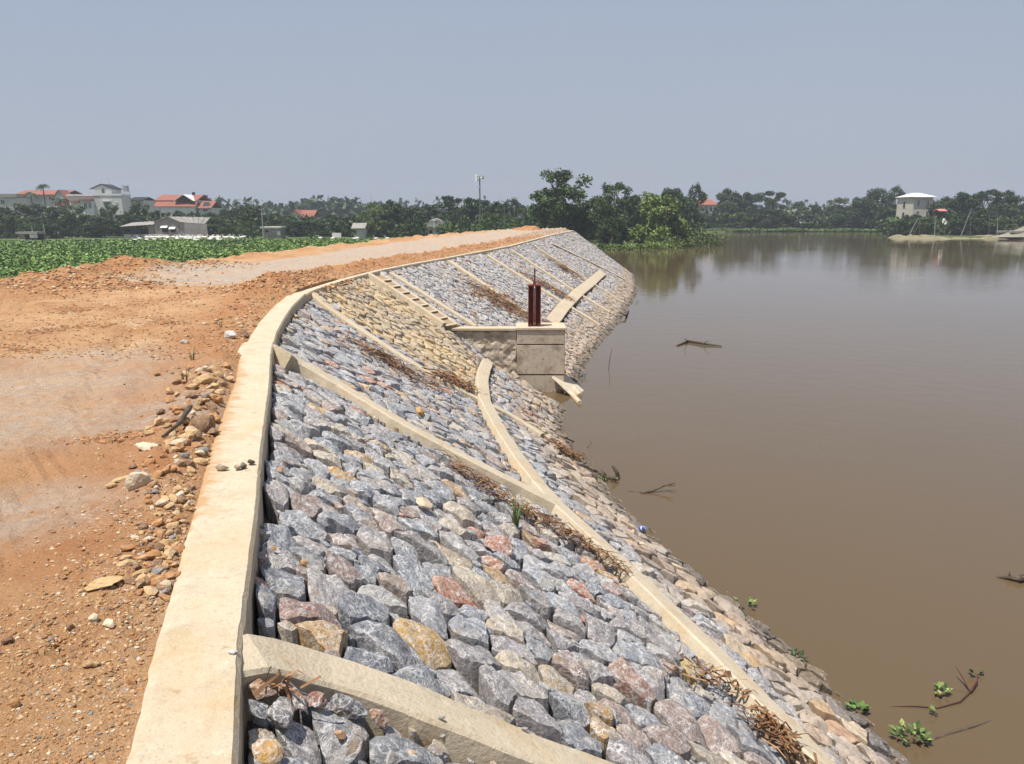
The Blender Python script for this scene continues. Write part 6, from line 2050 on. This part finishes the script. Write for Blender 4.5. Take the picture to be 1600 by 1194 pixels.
# floating weeds
def weed(px, wpx, n_, seed, label, cols, dz=0.0):
    rnd = random.Random(seed); c = at_z(*px, ZW); s_ = proj(c)[2] / F
    root = empty('water_plant', c); tag(root, label, 'water plant', 'green water plants along the waterline')
    W_ = wpx * s_ / 2
    for k in range(n_):
        m_ = MB(); a = rnd.uniform(0, 6.283); rr_ = W_ * math.sqrt(rnd.random())
        p = Vector((math.cos(a) * rr_, math.sin(a) * rr_ * 0.6, dz + rnd.uniform(0.01, 0.06 + W_ * 0.2)))
        L_ = rnd.uniform(0.035, 0.075) * (1 + W_); d = Vector((math.cos(a + rnd.uniform(-1, 1)), math.sin(a + rnd.uniform(-1, 1)), rnd.uniform(0.1, 0.9))).normalized()
        sd = d.cross(Vector((0, 0, 1))).normalized(); up = sd.cross(d)
        g = rnd.choice(cols); f_ = rnd.uniform(.7, 1.3); m_.cur = (g[0] * f_, g[1] * f_, g[2] * f_, 1.1)
        m_.add([tuple(p), tuple(p + d * L_ * .5 + sd * L_ * .32 + up * .008), tuple(p + d * L_ * 1.1), tuple(p + d * L_ * .5 - sd * L_ * .32 + up * .008), tuple(p + d * L_ * .5 - up * 0.004)], [(0, 1, 4), (1, 2, 4), (2, 3, 4), (3, 0, 4)])
        m_.build('leaf', M_leaf, root)


GW = [(0.10, 0.17, 0.04), (0.16, 0.24, 0.06), (0.06, 0.10, 0.03), (0.26, 0.28, 0.10)]
GD = [(0.02, 0.035, 0.012), (0.035, 0.06, 0.02), (0.05, 0.08, 0.03)]
weed((1163, 948), 30, 16, 1, 'bright green sprout at the waterline right of the mid slope', GW)
weed((1240, 1033), 26, 26, 2, 'dark water plant clump below the bright sprout', GD)
weed((1340, 1113), 26, 26, 3, 'green water plant against the stones at lower right', GW[:3])
weed((1424, 1154), 56, 48, 4, 'largest yellow green water plant mat at the bottom right', GW)
weed((1470, 1084), 24, 22, 5, 'small green floating rosette above the red stem', GW)
weed((1524, 1056), 14, 9, 6, 'little brown leaved sprig at the tip of the red stem', [(0.12, 0.09, 0.04), (0.08, 0.09, 0.03)])
weed((948, 752), 30, 34, 7, 'dark green weed clump beside the broken stub', GD + [(0.12, 0.22, 0.06)])
weed((902, 590), 30, 40, 8, 'green water plants at the foot of the sluice wall', GD + [(0.10, 0.18, 0.05)])
weed((988, 472), 22, 40, 9, 'green weeds at the far waterline', GW[:3])
weed((1463, 1118), 12, 5, 10, 'single pointed green leaf floating under the red stem', GW[:2])
# blue can
q = on_slope(1001, 832); h = slope(q.x, q.y)
can = empty('drink_can', q + h[1] * 0.07); can.rotation_euler = (1.1, 0.3, 0.5); tag(can, 'crushed blue and white drink can on the stones near the water', 'can')
MB().tube([(0, 0, -0.06), (0, 0, -0.052), (0, 0, 0.045), (0, 0, 0.057)], [0.026, 0.036, 0.036, 0.028], 14).build('body', M_can, can, smooth=False)
MB().tube([(0, 0, 0.057), (0, 0, 0.062)], [0.028, 0.027], 14).build('lid', M_steel, can)
MB().tube([(0, 0, -0.015), (0, 0, 0.012)], [0.0372, 0.0372], 14).build('white_band', M_white, can)
# chips on ribs and the coping, twig in the rubble
for (px, r, c, lab) in (((820, 1165), 0.022, GRY, 'grey stone chip lying on the near rib'), ((690, 1150), 0.02, GRY, 'small grey chip beside the whitish stone'), ((364, 1022), 0.020, WHI, 'tiny white chip in the notch where coping and near rib meet')):
    p = at_z(*px, -0.0) if px[0] < 400 else on_slope(*px)
    o = toned(rock_mb(r, r * .7, r * .5, int(px[0]), 2), c).build('chip', M_rock); o.location = p + Vector((0, 0, 0.09 if px[0] > 400 else 0.01)); tag(o, lab, 'stone chip')
p0, p1, p2 = at_z(256, 700, 0), at_z(282, 686, 0), at_z(300, 664, 0)
org = p0.copy(); zz = ground_z(p0.x, p0.y)
o = MB().tube([(0, 0, 0.015), (p1.x - org.x, p1.y - org.y, 0.05), (p2.x - org.x, p2.y - org.y, 0.08)], [0.010, 0.016, 0.02], 7).build('stick', M_wood); o.location = (org.x, org.y, zz)
tag(o, 'curved brown stick leaning in the rubble left of the brown boulder', 'stick')
p = at_z(878, 470, 0)
# start of road heap behind: orange spoil pile at the road crest
m_ = MB(); rnd = random.Random(8); c = at_y(824, 358, 64); N_ = 24
vs = []
for i in range(N_ + 1):
    for j in range(N_ + 1):
        x, y = (i / N_ - .5) * 4.4, (j / N_ - .5) * 4
        d = math.hypot(x / 2.1, y / 1.9); z = max(-0.3, 0.62 * (1 - d ** 1.6)) * (1 + 0.35 * fbm(x, y, 44, 1.2)) + 0.05 * fbm(x, y, 41, 4)
        vs.append((c.x + x, 64 + y, 0.12 + z))
m_.cur = (0, 0.8, 1, 0.999); m_.add(vs, [(i * (N_ + 1) + j, (i + 1) * (N_ + 1) + j, (i + 1) * (N_ + 1) + j + 1, i * (N_ + 1) + j + 1) for i in range(N_) for j in range(N_)])
tag(m_.build('spoil_heap', bpy.data.materials['orange_dirt']), 'orange spoil heap at the crest of the road beside the green posts', 'dirt heap')

# ------------------------------------------------------------------ humid haze
hz = bpy.data.materials.new('haze'); hz.use_nodes = True
t = hz.node_tree; t.nodes.remove(t.nodes['Principled BSDF'])
pv = t.nodes.new('ShaderNodeVolumePrincipled'); pv.inputs['Color'].default_value = (0.86, 0.91, 1.0, 1); pv.inputs['Density'].default_value = 0.00055
pv.inputs['Anisotropy'].default_value = 0.2
t.links.new(pv.outputs[0], t.nodes['Material Output'].inputs['Volume'])
mb = MB(); mb.box((0, 250, 10.5), (1300, 800, 32.6))
tag(mb.build('haze', hz), kind='stuff')
